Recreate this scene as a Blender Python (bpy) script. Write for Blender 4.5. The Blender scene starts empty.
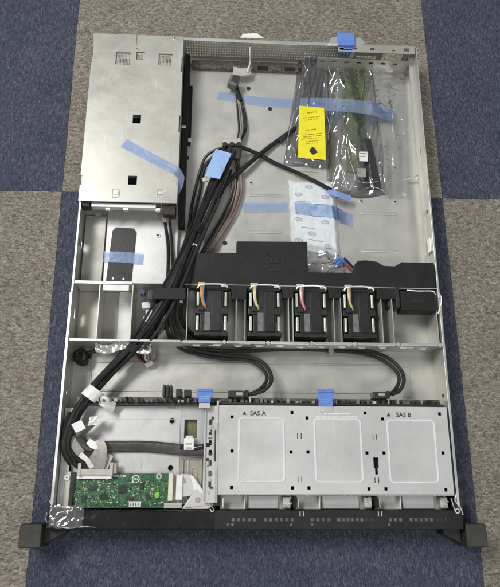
import bpy, math, random
from mathutils import Vector, Matrix, noise
random.seed(7)
S = bpy.context.scene
COL = S.collection
MM = 0.001
# ------------------------------------------------------------------ camera solved from the photograph (millimetres)
FPX = 625.44
CAM = Vector((170.597, 17.971, 742.914))
PITCH, YAW, ROLL = 1.26303001, -0.166610712, 0.176993892
def cam_axes():
    a = PITCH
    fw = Vector((0, math.cos(a), -math.sin(a))); up = Vector((0, math.sin(a), math.cos(a))); rt = Vector((1, 0, 0))
    Z = Matrix.Rotation(YAW, 3, 'Z')
    fw, up, rt = Z @ fw, Z @ up, Z @ rt
    c, s = math.cos(ROLL), math.sin(ROLL)
    return c*rt + s*up, -s*rt + c*up, fw
RT, UP, FW = cam_axes()
def at(px, py, z):
    """measured photo position at height z (mm) -> point on the bench, mm"""
    d = FW + RT*(px-250)/FPX - UP*(py-293.5)/FPX
    t = (z-CAM.z)/d.z
    return CAM + d*t
def path(pts): return [at(*p) for p in pts]
def rect(x0, y0, x1, y1, z):
    a = at(x0, (y0+y1)/2, z).x; b = at(x1, (y0+y1)/2, z).x
    c = at((x0+x1)/2, y1, z).y; d = at((x0+x1)/2, y0, z).y
    return a, b, c, d          # X0, X1, Y0, Y1
cam = bpy.data.cameras.new('camera'); camo = bpy.data.objects.new('camera', cam); COL.objects.link(camo)
m = Matrix((RT, UP, -FW)).transposed().to_4x4(); m.translation = CAM*MM
camo.matrix_world = m
cam.sensor_fit = 'HORIZONTAL'; cam.sensor_width = 36; cam.lens = FPX/500*36
cam.clip_start = 0.01; cam.clip_end = 50
S.camera = camo

# ------------------------------------------------------------------ materials
def nodes(name):
    m = bpy.data.materials.new(name); m.use_nodes = True
    nt = m.node_tree; b = nt.nodes['Principled BSDF']
    return m, nt, b
def N(nt, t, **k):
    n = nt.nodes.new(t)
    for a, v in k.items():
        if a in n.inputs: n.inputs[a].default_value = v
        else: setattr(n, a, v)
    return n
def coords(nt, scale=(1, 1, 1), kind='Object'):
    tc = N(nt, 'ShaderNodeTexCoord'); mp = N(nt, 'ShaderNodeMapping'); mp.inputs['Scale'].default_value = scale
    nt.links.new(tc.outputs[kind], mp.inputs[0]); return mp.outputs[0]
def ramp(nt, fac, stops):
    r = N(nt, 'ShaderNodeValToRGB'); e = r.color_ramp.elements
    while len(e) < len(stops): e.new(0.5)
    for i, (p, c) in enumerate(stops):
        e[i].position = p; e[i].color = (c[0], c[1], c[2], 1) if not isinstance(c, (int, float)) else (c, c, c, 1)
    nt.links.new(fac, r.inputs[0]); return r.outputs[0]
def metal(name, col, rough, metal_=0.5, var=0.05, nscale=20):
    m = mat(name, col, rough, metal_, var, nscale, 0, 10, 0.12)
    nt = m.node_tree; b = nt.nodes['Principled BSDF']
    old = b.inputs['Roughness'].links[0].from_socket
    acc = old
    for st, sc_, w in (((1, 0.5, 1), 600, 0.14), ((1, 1, 1), 45, 0.22)):
        n = N(nt, 'ShaderNodeTexNoise', Scale=sc_, Detail=2.0); nt.links.new(coords(nt, st), n.inputs['Vector'])
        a = N(nt, 'ShaderNodeMath', operation='MULTIPLY_ADD'); a.inputs[1].default_value = w; nt.links.new(n.outputs[0], a.inputs[0]); nt.links.new(acc, a.inputs[2]); acc = a.outputs[0]
    off = N(nt, 'ShaderNodeMath', operation='SUBTRACT'); off.inputs[1].default_value = 0.18; off.use_clamp = True; nt.links.new(acc, off.inputs[0]); nt.links.new(off.outputs[0], b.inputs['Roughness'])
    h1 = N(nt, 'ShaderNodeTexNoise', Scale=11.0, Detail=3.0); nt.links.new(coords(nt), h1.inputs['Vector'])
    h2 = N(nt, 'ShaderNodeTexNoise', Scale=1100.0, Detail=2.0); nt.links.new(coords(nt, (1, 0.8, 1)), h2.inputs['Vector'])
    b1 = N(nt, 'ShaderNodeBump', Strength=0.45, Distance=0.0016); nt.links.new(h1.outputs[0], b1.inputs['Height'])
    b2 = N(nt, 'ShaderNodeBump', Strength=0.10, Distance=0.0003); nt.links.new(h2.outputs[0], b2.inputs['Height']); nt.links.new(b1.outputs[0], b2.inputs['Normal'])
    nt.links.new(b2.outputs[0], b.inputs['Normal'])
    src = b.inputs['Base Color'].links[0].from_socket
    sc = None
    for ang, k in ((0.5, 0), (-0.9, 3)):
        mp = N(nt, 'ShaderNodeMapping'); mp.inputs['Rotation'].default_value = (0, 0, ang); mp.inputs['Location'].default_value = (k, k, 0); mp.inputs['Scale'].default_value = (1, 0.035, 1)
        nt.links.new(coords(nt), mp.inputs[0])
        n = N(nt, 'ShaderNodeTexNoise', Scale=420.0, Detail=1.0); nt.links.new(mp.outputs[0], n.inputs['Vector'])
        r = ramp(nt, n.outputs[0], [(0.74, 0.0), (0.80, 0.35)])
        if sc is None: sc = r
        else:
            a = N(nt, 'ShaderNodeMath', operation='ADD'); nt.links.new(sc, a.inputs[0]); nt.links.new(r, a.inputs[1]); sc = a.outputs[0]
    mx = N(nt, 'ShaderNodeMixRGB'); mx.inputs[2].default_value = (0.85, 0.85, 0.83, 1); nt.links.new(sc, mx.inputs[0]); nt.links.new(src, mx.inputs[1])
    nt.links.new(mx.outputs[0], b.inputs['Base Color'])
    return m
def mat(name, col, rough=0.5, metal=0.0, var=0.06, nscale=60, bump=0.0, bscale=400, rvar=0.1, spec=0.5, alpha=1.0, stretch=(1, 1, 1)):
    m, nt, b = nodes(name)
    v = coords(nt, stretch)
    n = N(nt, 'ShaderNodeTexNoise', Scale=nscale, Detail=5.0, Roughness=0.6); nt.links.new(v, n.inputs['Vector'])
    lo = tuple(max(0, c*(1-var*2)) for c in col); hi = tuple(min(1, c*(1+var*2)) for c in col)
    nt.links.new(ramp(nt, n.outputs[0], [(0.25, lo), (0.75, hi)]), b.inputs['Base Color'])
    n2 = N(nt, 'ShaderNodeTexNoise', Scale=nscale*0.37, Detail=6.0); nt.links.new(v, n2.inputs['Vector'])
    nt.links.new(ramp(nt, n2.outputs[0], [(0.3, max(0.03, rough-rvar)), (0.7, min(1, rough+rvar))]), b.inputs['Roughness'])
    b.inputs['Metallic'].default_value = metal
    b.inputs['Specular IOR Level'].default_value = spec
    if alpha < 1: b.inputs['Alpha'].default_value = alpha
    if bump:
        n3 = N(nt, 'ShaderNodeTexNoise', Scale=bscale, Detail=3.0); nt.links.new(v, n3.inputs['Vector'])
        bp = N(nt, 'ShaderNodeBump', Strength=bump, Distance=0.001); nt.links.new(n3.outputs[0], bp.inputs['Height'])
        nt.links.new(bp.outputs[0], b.inputs['Normal'])
    return m
M = {}
M['steel'] = metal('galvanised_steel', (0.57, 0.565, 0.52), 0.40, 0.5, 0.05, 22)
M['steel_dull'] = metal('dull_steel', (0.46, 0.455, 0.40), 0.5, 0.5, 0.07, 35)
M['plate'] = metal('pale_cage_steel', (0.645, 0.645, 0.63), 0.40, 0.45, 0.04, 18)
M['cover'] = metal('cover_steel', (0.535, 0.53, 0.475), 0.34, 0.5, 0.05, 14)
M['bright'] = mat('bright_cut_steel', (0.80, 0.80, 0.77), 0.3, 0.8, 0.04, 60, 0.1, 40)
M['ribbed'] = mat('tan_ribbed_steel', (0.40, 0.365, 0.30), 0.42, 0.5, 0.08, 50, 0.1, 60)
M['black'] = mat('black_plastic', (0.022, 0.022, 0.022), 0.5, 0, 0.25, 90, 0.25, 1200, 0.08, 0.4)
M['shroud'] = mat('shroud_plastic', (0.016, 0.016, 0.016), 0.55, 0, 0.2, 40, 0.3, 1500, 0.08, 0.3)
M['fan'] = mat('fan_plastic', (0.017, 0.017, 0.018), 0.45, 0, 0.25, 90, 0.15, 900, 0.08)
M['fan_label'] = mat('fan_label_grey', (0.16, 0.155, 0.15), 0.5, 0, 0.2, 160)
M['rubber'] = mat('matt_black_ear', (0.035, 0.034, 0.028), 0.6, 0, 0.2, 60, 0.3, 1500)
M['hole'] = mat('dark_opening', (0.008, 0.008, 0.008), 0.8, 0, 0.2)
M['gloss_black'] = mat('glossy_black_film', (0.012, 0.012, 0.012), 0.2, 0, 0.3, 30, 1.0, 60, 0.1)
M['film'] = mat('scuffed_clear_film', (0.62, 0.61, 0.58), 0.15, 0, 0.15, 60, 0.9, 110, 0.08, 0.8, 0.6)
M['white'] = mat('white_plastic', (0.80, 0.80, 0.78), 0.4, 0, 0.05, 90, 0.1, 500)
M['cream'] = mat('cream_plastic', (0.72, 0.70, 0.52), 0.4, 0, 0.06, 90)
M['ivory'] = mat('ivory_connector', (0.50, 0.48, 0.42), 0.45, 0, 0.08, 90)
M['blue'] = mat('blue_touchpoint', (0.13, 0.25, 0.66), 0.4, 0, 0.08, 80, 0.1, 500)
M['bluetag'] = mat('pale_blue_tag', (0.32, 0.50, 0.80), 0.35, 0, 0.06, 60)
M['grey_print'] = mat('grey_print', (0.14, 0.14, 0.14), 0.6, 0, 0.1)
M['bez_sq'] = mat('grey_lattice', (0.13, 0.13, 0.12), 0.4, 0.3, 0.3, 300)
M['ink'] = mat('black_ink', (0.02, 0.02, 0.02), 0.6, 0, 0.1)
M['paper'] = mat('white_paper', (0.78, 0.78, 0.74), 0.7, 0, 0.04, 90)
M['packet'] = mat('packet_paper', (0.70, 0.74, 0.74), 0.45, 0, 0.05, 90, 0.5, 120)
M['print_blue'] = mat('blue_grey_print', (0.27, 0.32, 0.46), 0.6, 0, 0.2, 300)
M['packet_print'] = mat('pale_blue_print', (0.36, 0.41, 0.52), 0.6, 0, 0.2, 300)
M['yellow'] = mat('yellow_label', (0.86, 0.76, 0.02), 0.5, 0, 0.04, 60)
M['pcb'] = mat('green_circuit_board', (0.026, 0.105, 0.042), 0.35, 0, 0.45, 260, 0.5, 600)
M['pcb_light'] = mat('light_green_board', (0.22, 0.36, 0.12), 0.45, 0, 0.25, 150, 0.4, 500)
M['pcb_olive'] = mat('olive_green_board', (0.13, 0.19, 0.035), 0.4, 0, 0.35, 45, 0.4, 500)
M['solder'] = mat('solder_silver', (0.62, 0.66, 0.55), 0.35, 0.5, 0.15, 300)
M['chip'] = mat('chip_black', (0.03, 0.035, 0.03), 0.4, 0, 0.2)
M['olive'] = mat('olive_window', (0.16, 0.15, 0.075), 0.5, 0.2, 0.2, 120)
M['card'] = mat('dark_card', (0.026, 0.026, 0.028), 0.5, 0.0, 0.12, 60, 0.1, 300)
M['port_grey'] = mat('dark_port_grey', (0.13, 0.115, 0.095), 0.5, 0.3, 0.3, 200)
M['bead'] = mat('polished_bead', (0.86, 0.86, 0.85), 0.30, 0.25, 0.03, 60)  # whitened so panel outlines carry their highlight in the colour; white ribs too
M['wire_grey'] = mat('grey_wire', (0.24, 0.23, 0.21), 0.45, 0, 0.15, 200)
M['wire_brown'] = mat('brown_wire', (0.20, 0.12, 0.095), 0.45, 0, 0.15, 200)
M['wire_pink'] = mat('pink_grey_wire', (0.36, 0.26, 0.24), 0.45, 0, 0.15, 200)
M['wire_black'] = mat('black_wire', (0.014, 0.014, 0.014), 0.42, 0, 0.2, 200, 0.2, 300, 0.1, 0.4)
M['wire_orange'] = mat('orange_wire', (0.62, 0.26, 0.04), 0.4, 0, 0.1, 200)
M['wire_blue'] = mat('blue_wire', (0.05, 0.22, 0.62), 0.4, 0, 0.1, 200)
M['wire_red'] = mat('red_wire', (0.50, 0.06, 0.05), 0.4, 0, 0.1, 200)
M['wire_yellow'] = mat('yellow_wire', (0.66, 0.56, 0.16), 0.4, 0, 0.1, 200)
M['wire_white'] = mat('white_wire', (0.72, 0.70, 0.66), 0.4, 0, 0.1, 200)
M['ribbon'] = mat('grey_ribbon', (0.36, 0.34, 0.30), 0.35, 0.2, 0.1, 70, 0.2, 200)

def braid(name, c0, c1, rep, rough=0.5):
    m, nt, b = nodes(name)
    uv = coords(nt, rep, 'UV')
    w1 = N(nt, 'ShaderNodeTexWave', Scale=1.0, Distortion=0.6); w1.bands_direction = 'DIAGONAL'; nt.links.new(uv, w1.inputs['Vector'])
    mp = N(nt, 'ShaderNodeMapping'); mp.inputs['Scale'].default_value = (-1, 1, 1); nt.links.new(uv, mp.inputs[0])
    w2 = N(nt, 'ShaderNodeTexWave', Scale=1.0, Distortion=0.6); w2.bands_direction = 'DIAGONAL'; nt.links.new(mp.outputs[0], w2.inputs['Vector'])
    mx = N(nt, 'ShaderNodeMath', operation='MULTIPLY'); nt.links.new(w1.outputs['Fac'], mx.inputs[0]); nt.links.new(w2.outputs['Fac'], mx.inputs[1])
    nt.links.new(ramp(nt, mx.outputs[0], [(0.1, c0), (0.75, c1)]), b.inputs['Base Color'])
    bp = N(nt, 'ShaderNodeBump', Strength=0.7, Distance=0.0006); nt.links.new(mx.outputs[0], bp.inputs['Height']); nt.links.new(bp.outputs[0], b.inputs['Normal'])
    b.inputs['Roughness'].default_value = rough
    return m
M['braid'] = braid('braided_black_sleeve', (0.010, 0.010, 0.010), (0.070, 0.068, 0.064), (5, 1.4, 1), 0.45)
M['tapewrap'] = mat('wrapped_black_tape', (0.017, 0.0165, 0.016), 0.5, 0, 0.4, 60, 0.8, 160, 0.12, 0.35)
M['flatcable'] = mat('flat_black_cable', (0.050, 0.047, 0.043), 0.38, 0, 0.3, 50, 0.5, 90, 0.1)

def clear(name, tint, opac, rough=0.12, bump=0.5, bscale=60, coat_col=(0.85, 0.85, 0.85), extra=0.0):
    m, nt, b = nodes(name)
    out = nt.nodes['Material Output']
    v = coords(nt)
    n = N(nt, 'ShaderNodeTexNoise', Scale=bscale, Detail=4.0, Distortion=0.6); nt.links.new(v, n.inputs['Vector'])
    bp = N(nt, 'ShaderNodeBump', Strength=bump, Distance=0.002); nt.links.new(n.outputs[0], bp.inputs['Height'])
    tr = N(nt, 'ShaderNodeBsdfTransparent'); tr.inputs[0].default_value = (*tint, 1)
    gl = N(nt, 'ShaderNodeBsdfGlossy', Roughness=rough); gl.inputs['Color'].default_value = (*coat_col, 1)
    nt.links.new(bp.outputs[0], gl.inputs['Normal'])
    nt.links.new(bp.outputs[0], b.inputs['Normal'])
    fr = N(nt, 'ShaderNodeFresnel', IOR=1.5); nt.links.new(bp.outputs[0], fr.inputs['Normal'])
    b.inputs['Base Color'].default_value = (*coat_col, 1); b.inputs['Roughness'].default_value = rough+0.1
    m1 = N(nt, 'ShaderNodeMixShader'); m1.inputs[0].default_value = opac
    nt.links.new(tr.outputs[0], m1.inputs[1]); nt.links.new(b.outputs[0], m1.inputs[2])
    fx = N(nt, 'ShaderNodeMath', operation='ADD'); fx.inputs[1].default_value = extra; fx.use_clamp = True; nt.links.new(fr.outputs[0], fx.inputs[0])
    m2 = N(nt, 'ShaderNodeMixShader'); nt.links.new(fx.outputs[0], m2.inputs[0])
    nt.links.new(m1.outputs[0], m2.inputs[1]); nt.links.new(gl.outputs[0], m2.inputs[2])
    nt.links.new(m2.outputs[0], out.inputs[0])
    return m
M['bag'] = clear('antistatic_film', (0.90, 0.89, 0.89), 0.04, 0.10, 0.7, 45, (0.9, 0.9, 0.9), 0.16)
M['bag_dark'] = clear('tinted_antistatic_film', (0.80, 0.79, 0.82), 0.08, 0.10, 0.7, 55, (0.9, 0.9, 0.92), 0.20)
M['bag_clear'] = clear('clear_film', (0.98, 0.98, 0.98), 0.03, 0.13, 0.7, 60, (0.9, 0.9, 0.9), 0.10)
M['crease'] = mat('bright_film_crease', (0.85, 0.85, 0.86), 0.12, 0, 0.05, 90, 0, 1, 0.05, 0.8, 0.6)  # whitish colour stands in for highlights along film folds
M['tape'] = clear('blue_film_tape', (0.90, 0.955, 1.0), 0.24, 0.25, 0.35, 70, (0.56, 0.68, 0.95))
M['tape_faint'] = clear('faint_blue_film_tape', (0.93, 0.965, 1.0), 0.15, 0.25, 0.35, 70, (0.58, 0.70, 0.96))
M['tape_strong'] = clear('blue_film_tape_dense', (0.6, 0.75, 1.0), 0.62, 0.3, 0.3, 90, (0.34, 0.52, 0.90))
M['flex'] = clear('white_flex_film', (0.9, 0.9, 0.9), 0.75, 0.25, 0.3, 90, (0.78, 0.76, 0.73))

def carpet(name, stops, sx, sy):
    m, nt, b = nodes(name)
    tc = N(nt, 'ShaderNodeTexCoord')
    def scaled(k):
        mp = N(nt, 'ShaderNodeMapping'); mp.inputs['Scale'].default_value = (sx*k, sy*k, 1); nt.links.new(tc.outputs['Object'], mp.inputs[0]); return mp.outputs[0]
    dn = N(nt, 'ShaderNodeTexNoise', Scale=160.0, Detail=3.0); nt.links.new(tc.outputs['Object'], dn.inputs['Vector'])
    sc = N(nt, 'ShaderNodeVectorMath', operation='SCALE'); sc.inputs['Scale'].default_value = 1.6; nt.links.new(dn.outputs['Color'], sc.inputs[0])
    ad = N(nt, 'ShaderNodeVectorMath', operation='ADD'); nt.links.new(scaled(1), ad.inputs[0]); nt.links.new(sc.outputs[0], ad.inputs[1])
    vo = N(nt, 'ShaderNodeTexVoronoi', Scale=1.0); nt.links.new(ad.outputs[0], vo.inputs['Vector'])
    sep = N(nt, 'ShaderNodeSeparateColor'); nt.links.new(vo.outputs['Color'], sep.inputs[0])
    def noi(scale, det, vec, kind=None):
        n = N(nt, 'ShaderNodeTexNoise', Scale=scale, Detail=det, Roughness=0.65); nt.links.new(vec, n.inputs['Vector']); return n.outputs[0]
    strk = noi(0.35, 3.0, scaled(1)); fine = noi(1.6, 3.0, scaled(1)); blot = noi(14.0, 4.0, tc.outputs['Object'])
    acc = None
    for src, wt in ((sep.outputs[0], 0.30), (strk, 0.75), (fine, 0.75), (blot, 0.30)):
        a = N(nt, 'ShaderNodeMath', operation='MULTIPLY_ADD'); a.inputs[1].default_value = wt; a.inputs[2].default_value = -0.5*wt+(0.5 if acc is None else 0)
        nt.links.new(src, a.inputs[0])
        if acc is None: acc = a.outputs[0]
        else:
            q = N(nt, 'ShaderNodeMath', operation='ADD'); nt.links.new(acc, q.inputs[0]); nt.links.new(a.outputs[0], q.inputs[1]); acc = q.outputs[0]
    nt.links.new(ramp(nt, acc, stops), b.inputs['Base Color'])
    inv = N(nt, 'ShaderNodeMath', operation='MULTIPLY_ADD'); inv.inputs[1].default_value = -0.9; nt.links.new(vo.outputs['Distance'], inv.inputs[0]); nt.links.new(fine, inv.inputs[2])
    bp = N(nt, 'ShaderNodeBump', Strength=1.0, Distance=0.0015); nt.links.new(inv.outputs[0], bp.inputs['Height']); nt.links.new(bp.outputs[0], b.inputs['Normal'])
    b.inputs['Roughness'].default_value = 0.95; b.inputs['Specular IOR Level'].default_value = 0.08
    return m
M['carpet_grey'] = carpet('grey_brown_loop_carpet', [(0.15, (0.080, 0.068, 0.052)), (0.40, (0.235, 0.205, 0.163)), (0.60, (0.37, 0.33, 0.27)), (0.88, (0.62, 0.57, 0.49))], 380, 800)
M['carpet_blue'] = carpet('navy_loop_carpet', [(0.10, (0.030, 0.033, 0.050)), (0.42, (0.070, 0.077, 0.115)), (0.62, (0.108, 0.115, 0.160)), (0.92, (0.25, 0.26, 0.30))], 820, 340)

# ------------------------------------------------------------------ mesh builder
class MB:
    def __init__(s): s.v = []; s.f = []; s.uv = {}; s.mi = {}; s.flat = False
    def add(s, vs, fs, mi=0):
        o = len(s.v); s.v += [Vector(p) for p in vs]
        for f in fs:
            if mi: s.mi[len(s.f)] = mi
            s.f.append([i+o for i in f])
        return s
    def box(s, x0, x1, y0, y1, z0, z1, mi=0):
        return s.add([(x0,y0,z0),(x1,y0,z0),(x1,y1,z0),(x0,y1,z0),(x0,y0,z1),(x1,y0,z1),(x1,y1,z1),(x0,y1,z1)],
              [(3,2,1,0),(4,5,6,7),(0,1,5,4),(1,2,6,5),(2,3,7,6),(3,0,4,7)], mi)
    def obox(s, c, dx, dy, dz, ang=0, tilt=0, mi=0):   # centred box turned about Z
        R = Matrix.Rotation(ang, 3, 'Z') @ Matrix.Rotation(tilt, 3, 'X'); c = Vector(c)
        vs = [c + R @ Vector((sx*dx/2, sy*dy/2, sz*dz/2)) for sz in (-1,1) for sx, sy in ((-1,-1),(1,-1),(1,1),(-1,1))]
        return s.add(vs, [(3,2,1,0),(4,5,6,7),(0,1,5,4),(1,2,6,5),(2,3,7,6),(3,0,4,7)], mi)
    def prism(s, poly, z0, z1, mi=0):
        a = sum(poly[i][0]*poly[(i+1) % len(poly)][1]-poly[(i+1) % len(poly)][0]*poly[i][1] for i in range(len(poly)))
        if a < 0: poly = poly[::-1]
        n = len(poly); vs = [(p[0], p[1], z0) for p in poly]+[(p[0], p[1], z1) for p in poly]
        fs = [tuple(range(n-1, -1, -1)), tuple(range(n, 2*n))]+[(i, (i+1) % n, n+(i+1) % n, n+i) for i in range(n)]
        return s.add(vs, fs, mi)
    def cyl(s, c, r, z0, z1, n=20, mi=0, r1=None):
        r1 = r if r1 is None else r1
        vs = [(c[0]+r*math.cos(2*math.pi*i/n), c[1]+r*math.sin(2*math.pi*i/n), z0) for i in range(n)]
        vs += [(c[0]+r1*math.cos(2*math.pi*i/n), c[1]+r1*math.sin(2*math.pi*i/n), z1) for i in range(n)]
        return s.add(vs, [tuple(range(n-1, -1, -1)), tuple(range(n, 2*n))]+[(i, (i+1) % n, n+(i+1) % n, n+i) for i in range(n)], mi)
    def ring(s, c, r0, r1, z0, z1, n=40, mi=0):
        vs = []
        for r, z in ((r0, z0), (r1, z0), (r1, z1), (r0, z1)):
            vs += [(c[0]+r*math.cos(2*math.pi*i/n), c[1]+r*math.sin(2*math.pi*i/n), z) for i in range(n)]
        fs = []
        for k in range(4):
            for i in range(n):
                j = (i+1) % n; k2 = (k+1) % 4
                fs.append((k*n+i, k*n+j, k2*n+j, k2*n+i))
        return s.add(vs, fs, mi)
    def plate(s, x0, x1, y0, y1, z0, z1, holes=(), axis='z', mi=0):
        """flat sheet with real rectangular holes; axis 'z' horizontal, 'y' standing (holes in x,z ; y is thickness z0..z1)"""
        s.flat = True
        xs = sorted({x0, x1, *[min(max(h[0], x0), x1) for h in holes], *[min(max(h[1], x0), x1) for h in holes]})
        ys = sorted({y0, y1, *[min(max(h[2], y0), y1) for h in holes], *[min(max(h[3], y0), y1) for h in holes]})
        def solid(i, j):
            if not (0 <= i < len(xs)-1 and 0 <= j < len(ys)-1): return False
            cx, cy = (xs[i]+xs[i+1])/2, (ys[j]+ys[j+1])/2
            return not any(h[0] < cx < h[1] and h[2] < cy < h[3] for h in holes)
        def V(x, y, z): return (x, y, z) if axis == 'z' else ((x, z, y) if axis == 'y' else (z, x, y))
        idx = {}; vs = []; fs = []
        def vi(i, j, k):
            if (i, j, k) not in idx: idx[(i, j, k)] = len(vs); vs.append(V(xs[i], ys[j], (z0, z1)[k]))
            return idx[(i, j, k)]
        for i in range(len(xs)-1):
            for j in range(len(ys)-1):
                if not solid(i, j): continue
                fs.append((vi(i,j,1), vi(i+1,j,1), vi(i+1,j+1,1), vi(i,j+1,1)))
                fs.append((vi(i,j+1,0), vi(i+1,j+1,0), vi(i+1,j,0), vi(i,j,0)))
                if not solid(i-1, j): fs.append((vi(i,j+1,0), vi(i,j,0), vi(i,j,1), vi(i,j+1,1)))
                if not solid(i+1, j): fs.append((vi(i+1,j,0), vi(i+1,j+1,0), vi(i+1,j+1,1), vi(i+1,j,1)))
                if not solid(i, j-1): fs.append((vi(i,j,0), vi(i+1,j,0), vi(i+1,j,1), vi(i,j,1)))
                if not solid(i, j+1): fs.append((vi(i+1,j+1,0), vi(i,j+1,0), vi(i,j+1,1), vi(i+1,j+1,1)))
        if axis == 'y': fs = [f[::-1] for f in fs]
        return s.add(vs, fs, mi)
    def rim(s, x0, x1, y0, y1, z, r=5, w=1.0, h=0.6, mi=0, n=6):
        """embossed rounded-rectangle bead"""
        def loop(d):
            pts = []
            for cx, cy, a0 in ((x1-r, y1-r, 0), (x0+r, y1-r, 90), (x0+r, y0+r, 180), (x1-r, y0+r, 270)):
                for i in range(n+1):
                    a = math.radians(a0+90*i/n); pts.append((cx+(r+d)*math.cos(a), cy+(r+d)*math.sin(a)))
            return pts
        prof = [(-w, 0), (-w*0.45, h), (w*0.45, h), (w, 0)]
        vs = []; L = 4*(n+1)
        for d, zz in prof: vs += [(p[0], p[1], z+zz) for p in loop(d)]
        fs = []
        for k in range(3):
            for i in range(L):
                j = (i+1) % L; fs.append((k*L+i, (k+1)*L+i, (k+1)*L+j, k*L+j))
        return s.add(vs, fs, mi)
    def tube(s, pts, r, seg=10, sub=6, flat=None, mi=0, rfun=None, cap=True, taper=False):
        P = [Vector(p) for p in pts]
        if len(P) > 2 and sub > 1:
            Q = [2*P[0]-P[1]]+P+[2*P[-1]-P[-2]]; out = []
            for i in range(1, len(Q)-2):
                for k in range(sub):
                    t = k/sub; a, b, c, d = Q[i-1], Q[i], Q[i+1], Q[i+2]
                    out.append(0.5*((2*b)+(c-a)*t+(2*a-5*b+4*c-d)*t*t+(3*b-a-3*c+d)*t**3))
            out.append(Q[-2]); P = out
        n = len(P); o = len(s.v); L = 0
        rw, rh = (r, r) if flat is None else flat
        up0 = None
        for i, p in enumerate(P):
            t = (P[min(i+1, n-1)]-P[max(i-1, 0)]).normalized()
            if flat is not None or up0 is None:
                side = t.cross(Vector((0, 0, 1)))
                if side.length < 1e-3: side = Vector((1, 0, 0))
                side.normalize()
            else:
                side = up0 - t*up0.dot(t); side.normalize()
            up0 = side.copy(); up = side.cross(t)
            if i: L += (P[i]-P[i-1]).length
            k = rfun(L) if rfun else 1.0
            if taper: k *= 0.12+0.88*math.sin(math.pi*i/(n-1))**0.7
            for j in range(seg):
                a = 2*math.pi*j/seg
                s.v.append(p+side*math.cos(a)*rw*k+up*math.sin(a)*rh*k)
            if i:
                for j in range(seg):
                    j2 = (j+1) % seg; fi = len(s.f)
                    s.f.append([o+(i-1)*seg+j, o+(i-1)*seg+j2, o+i*seg+j2, o+i*seg+j])
                    Lp = L-(P[i]-P[i-1]).length; c = 2*math.pi*max(rw, rh)/3
                    s.uv[fi] = [(j/seg, Lp/c), ((j+1)/seg, Lp/c), ((j+1)/seg, L/c), (j/seg, L/c)]
                    if mi: s.mi[fi] = mi
        if cap:
            for ff in ([o+j for j in range(seg)][::-1], [o+(n-1)*seg+j for j in range(seg)]):
                if mi: s.mi[len(s.f)] = mi
                s.f.append(ff)
        return s
    def sheet(s, fn, nu, nv, th=0.3, mi=0):
        """thin two-sided sheet over fn(u,v)->(x,y,z)"""
        top = [Vector(fn(i/nu, j/nv)) for j in range(nv+1) for i in range(nu+1)]
        W = nu+1; nt_ = len(top)
        fs = [(j*W+i, j*W+i+1, (j+1)*W+i+1, (j+1)*W+i) for j in range(nv) for i in range(nu)]
        # orient upward
        a, b, c = top[0], top[1], top[W+1]
        if (b-a).cross(c-a).z < 0: fs = [f[::-1] for f in fs]
        bot = [p-Vector((0, 0, th)) for p in top]
        fb = [tuple(i+nt_ for i in f[::-1]) for f in fs]
        edge = [i for i in range(W)]+[j*W+nu for j in range(1, nv+1)]+[nv*W+i for i in range(nu-1, -1, -1)]+[j*W for j in range(nv-1, 0, -1)]
        fe = []
        for k in range(len(edge)):
            p, q = edge[k], edge[(k+1) % len(edge)]; fe.append((p, q, q+nt_, p+nt_))
        s.add(top+bot, fs+fb+fe, mi)
        return s
    def build(s, name, material, parent=None, bevel=0.0, smooth=True, base=None, seg=2, ang=35):
        mats = material if isinstance(material, (list, tuple)) else [material]
        if parent is not None:
            w = Vector((0, 0, 0)); p = parent
            while p is not None: w += p.location; p = p.parent
            org = w/MM; loc = Vector((0, 0, 0))
        else:
            xs = [v.x for v in s.v]; ys = [v.y for v in s.v]; zs = [v.z for v in s.v]
            org = Vector(((min(xs)+max(xs))/2, (min(ys)+max(ys))/2, min(zs))); loc = org*MM
        me = bpy.data.meshes.new(name)
        me.from_pydata([((v-org)*MM)[:] for v in s.v], [], s.f)
        for mm in mats: me.materials.append(M[mm] if isinstance(mm, str) else mm)
        if s.uv:
            ul = me.uv_layers.new(name='UVMap')
            for pl in me.polygons:
                u = s.uv.get(pl.index)
                if u:
                    for li, c in zip(pl.loop_indices, u): ul.data[li].uv = c
        for k, v in s.mi.items(): me.polygons[k].material_index = v
        me.validate(clean_customdata=False)
        if smooth and not s.flat:
            me.shade_smooth(); me.set_sharp_from_angle(angle=math.radians(ang))
        o = bpy.data.objects.new(name, me); COL.objects.link(o); o.parent = parent; o.location = loc
        if bevel:
            b = o.modifiers.new('bevel', 'BEVEL'); b.width = bevel*MM; b.segments = seg; b.limit_method = 'ANGLE'; b.angle_limit = math.radians(40); b.harden_normals = smooth and not s.flat
        return o
def tag(o, label=None, cat=None, group=None, kind=None):
    if label: o['label'] = label
    if cat: o['category'] = cat
    if group: o['group'] = group
    if kind: o['kind'] = kind
    return o
def thing(name, loc, label, cat, group=None):
    o = bpy.data.objects.new(name, None); COL.objects.link(o); o.location = Vector(loc)*MM; o.empty_display_size = 0.02
    return tag(o, label, cat, group)
def text_mb(txt, c, size, z, depth=0.25, xdir=(1, 0, 0), bold=0.0):
    cu = bpy.data.curves.new('lettering', 'FONT'); cu.body = txt; cu.size = size; cu.align_x = 'CENTER'; cu.align_y = 'CENTER'
    cu.extrude = depth/2; cu.offset = bold; cu.resolution_u = 3
    o = bpy.data.objects.new('lettering', cu); COL.objects.link(o)
    bpy.context.view_layer.update()
    me = bpy.data.meshes.new_from_object(o.evaluated_get(bpy.context.evaluated_depsgraph_get()))
    bpy.data.objects.remove(o); bpy.data.curves.remove(cu)
    mb = MB(); X = Vector(xdir).normalized(); Y = Vector((0, 0, 1)).cross(X)
    mb.add([Vector((c[0], c[1], z+depth/2))+X*v.co.x+Y*v.co.y+Vector((0, 0, v.co.z)) for v in me.vertices], [tuple(p.vertices) for p in me.polygons])
    bpy.data.meshes.remove(me)
    return mb
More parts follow.
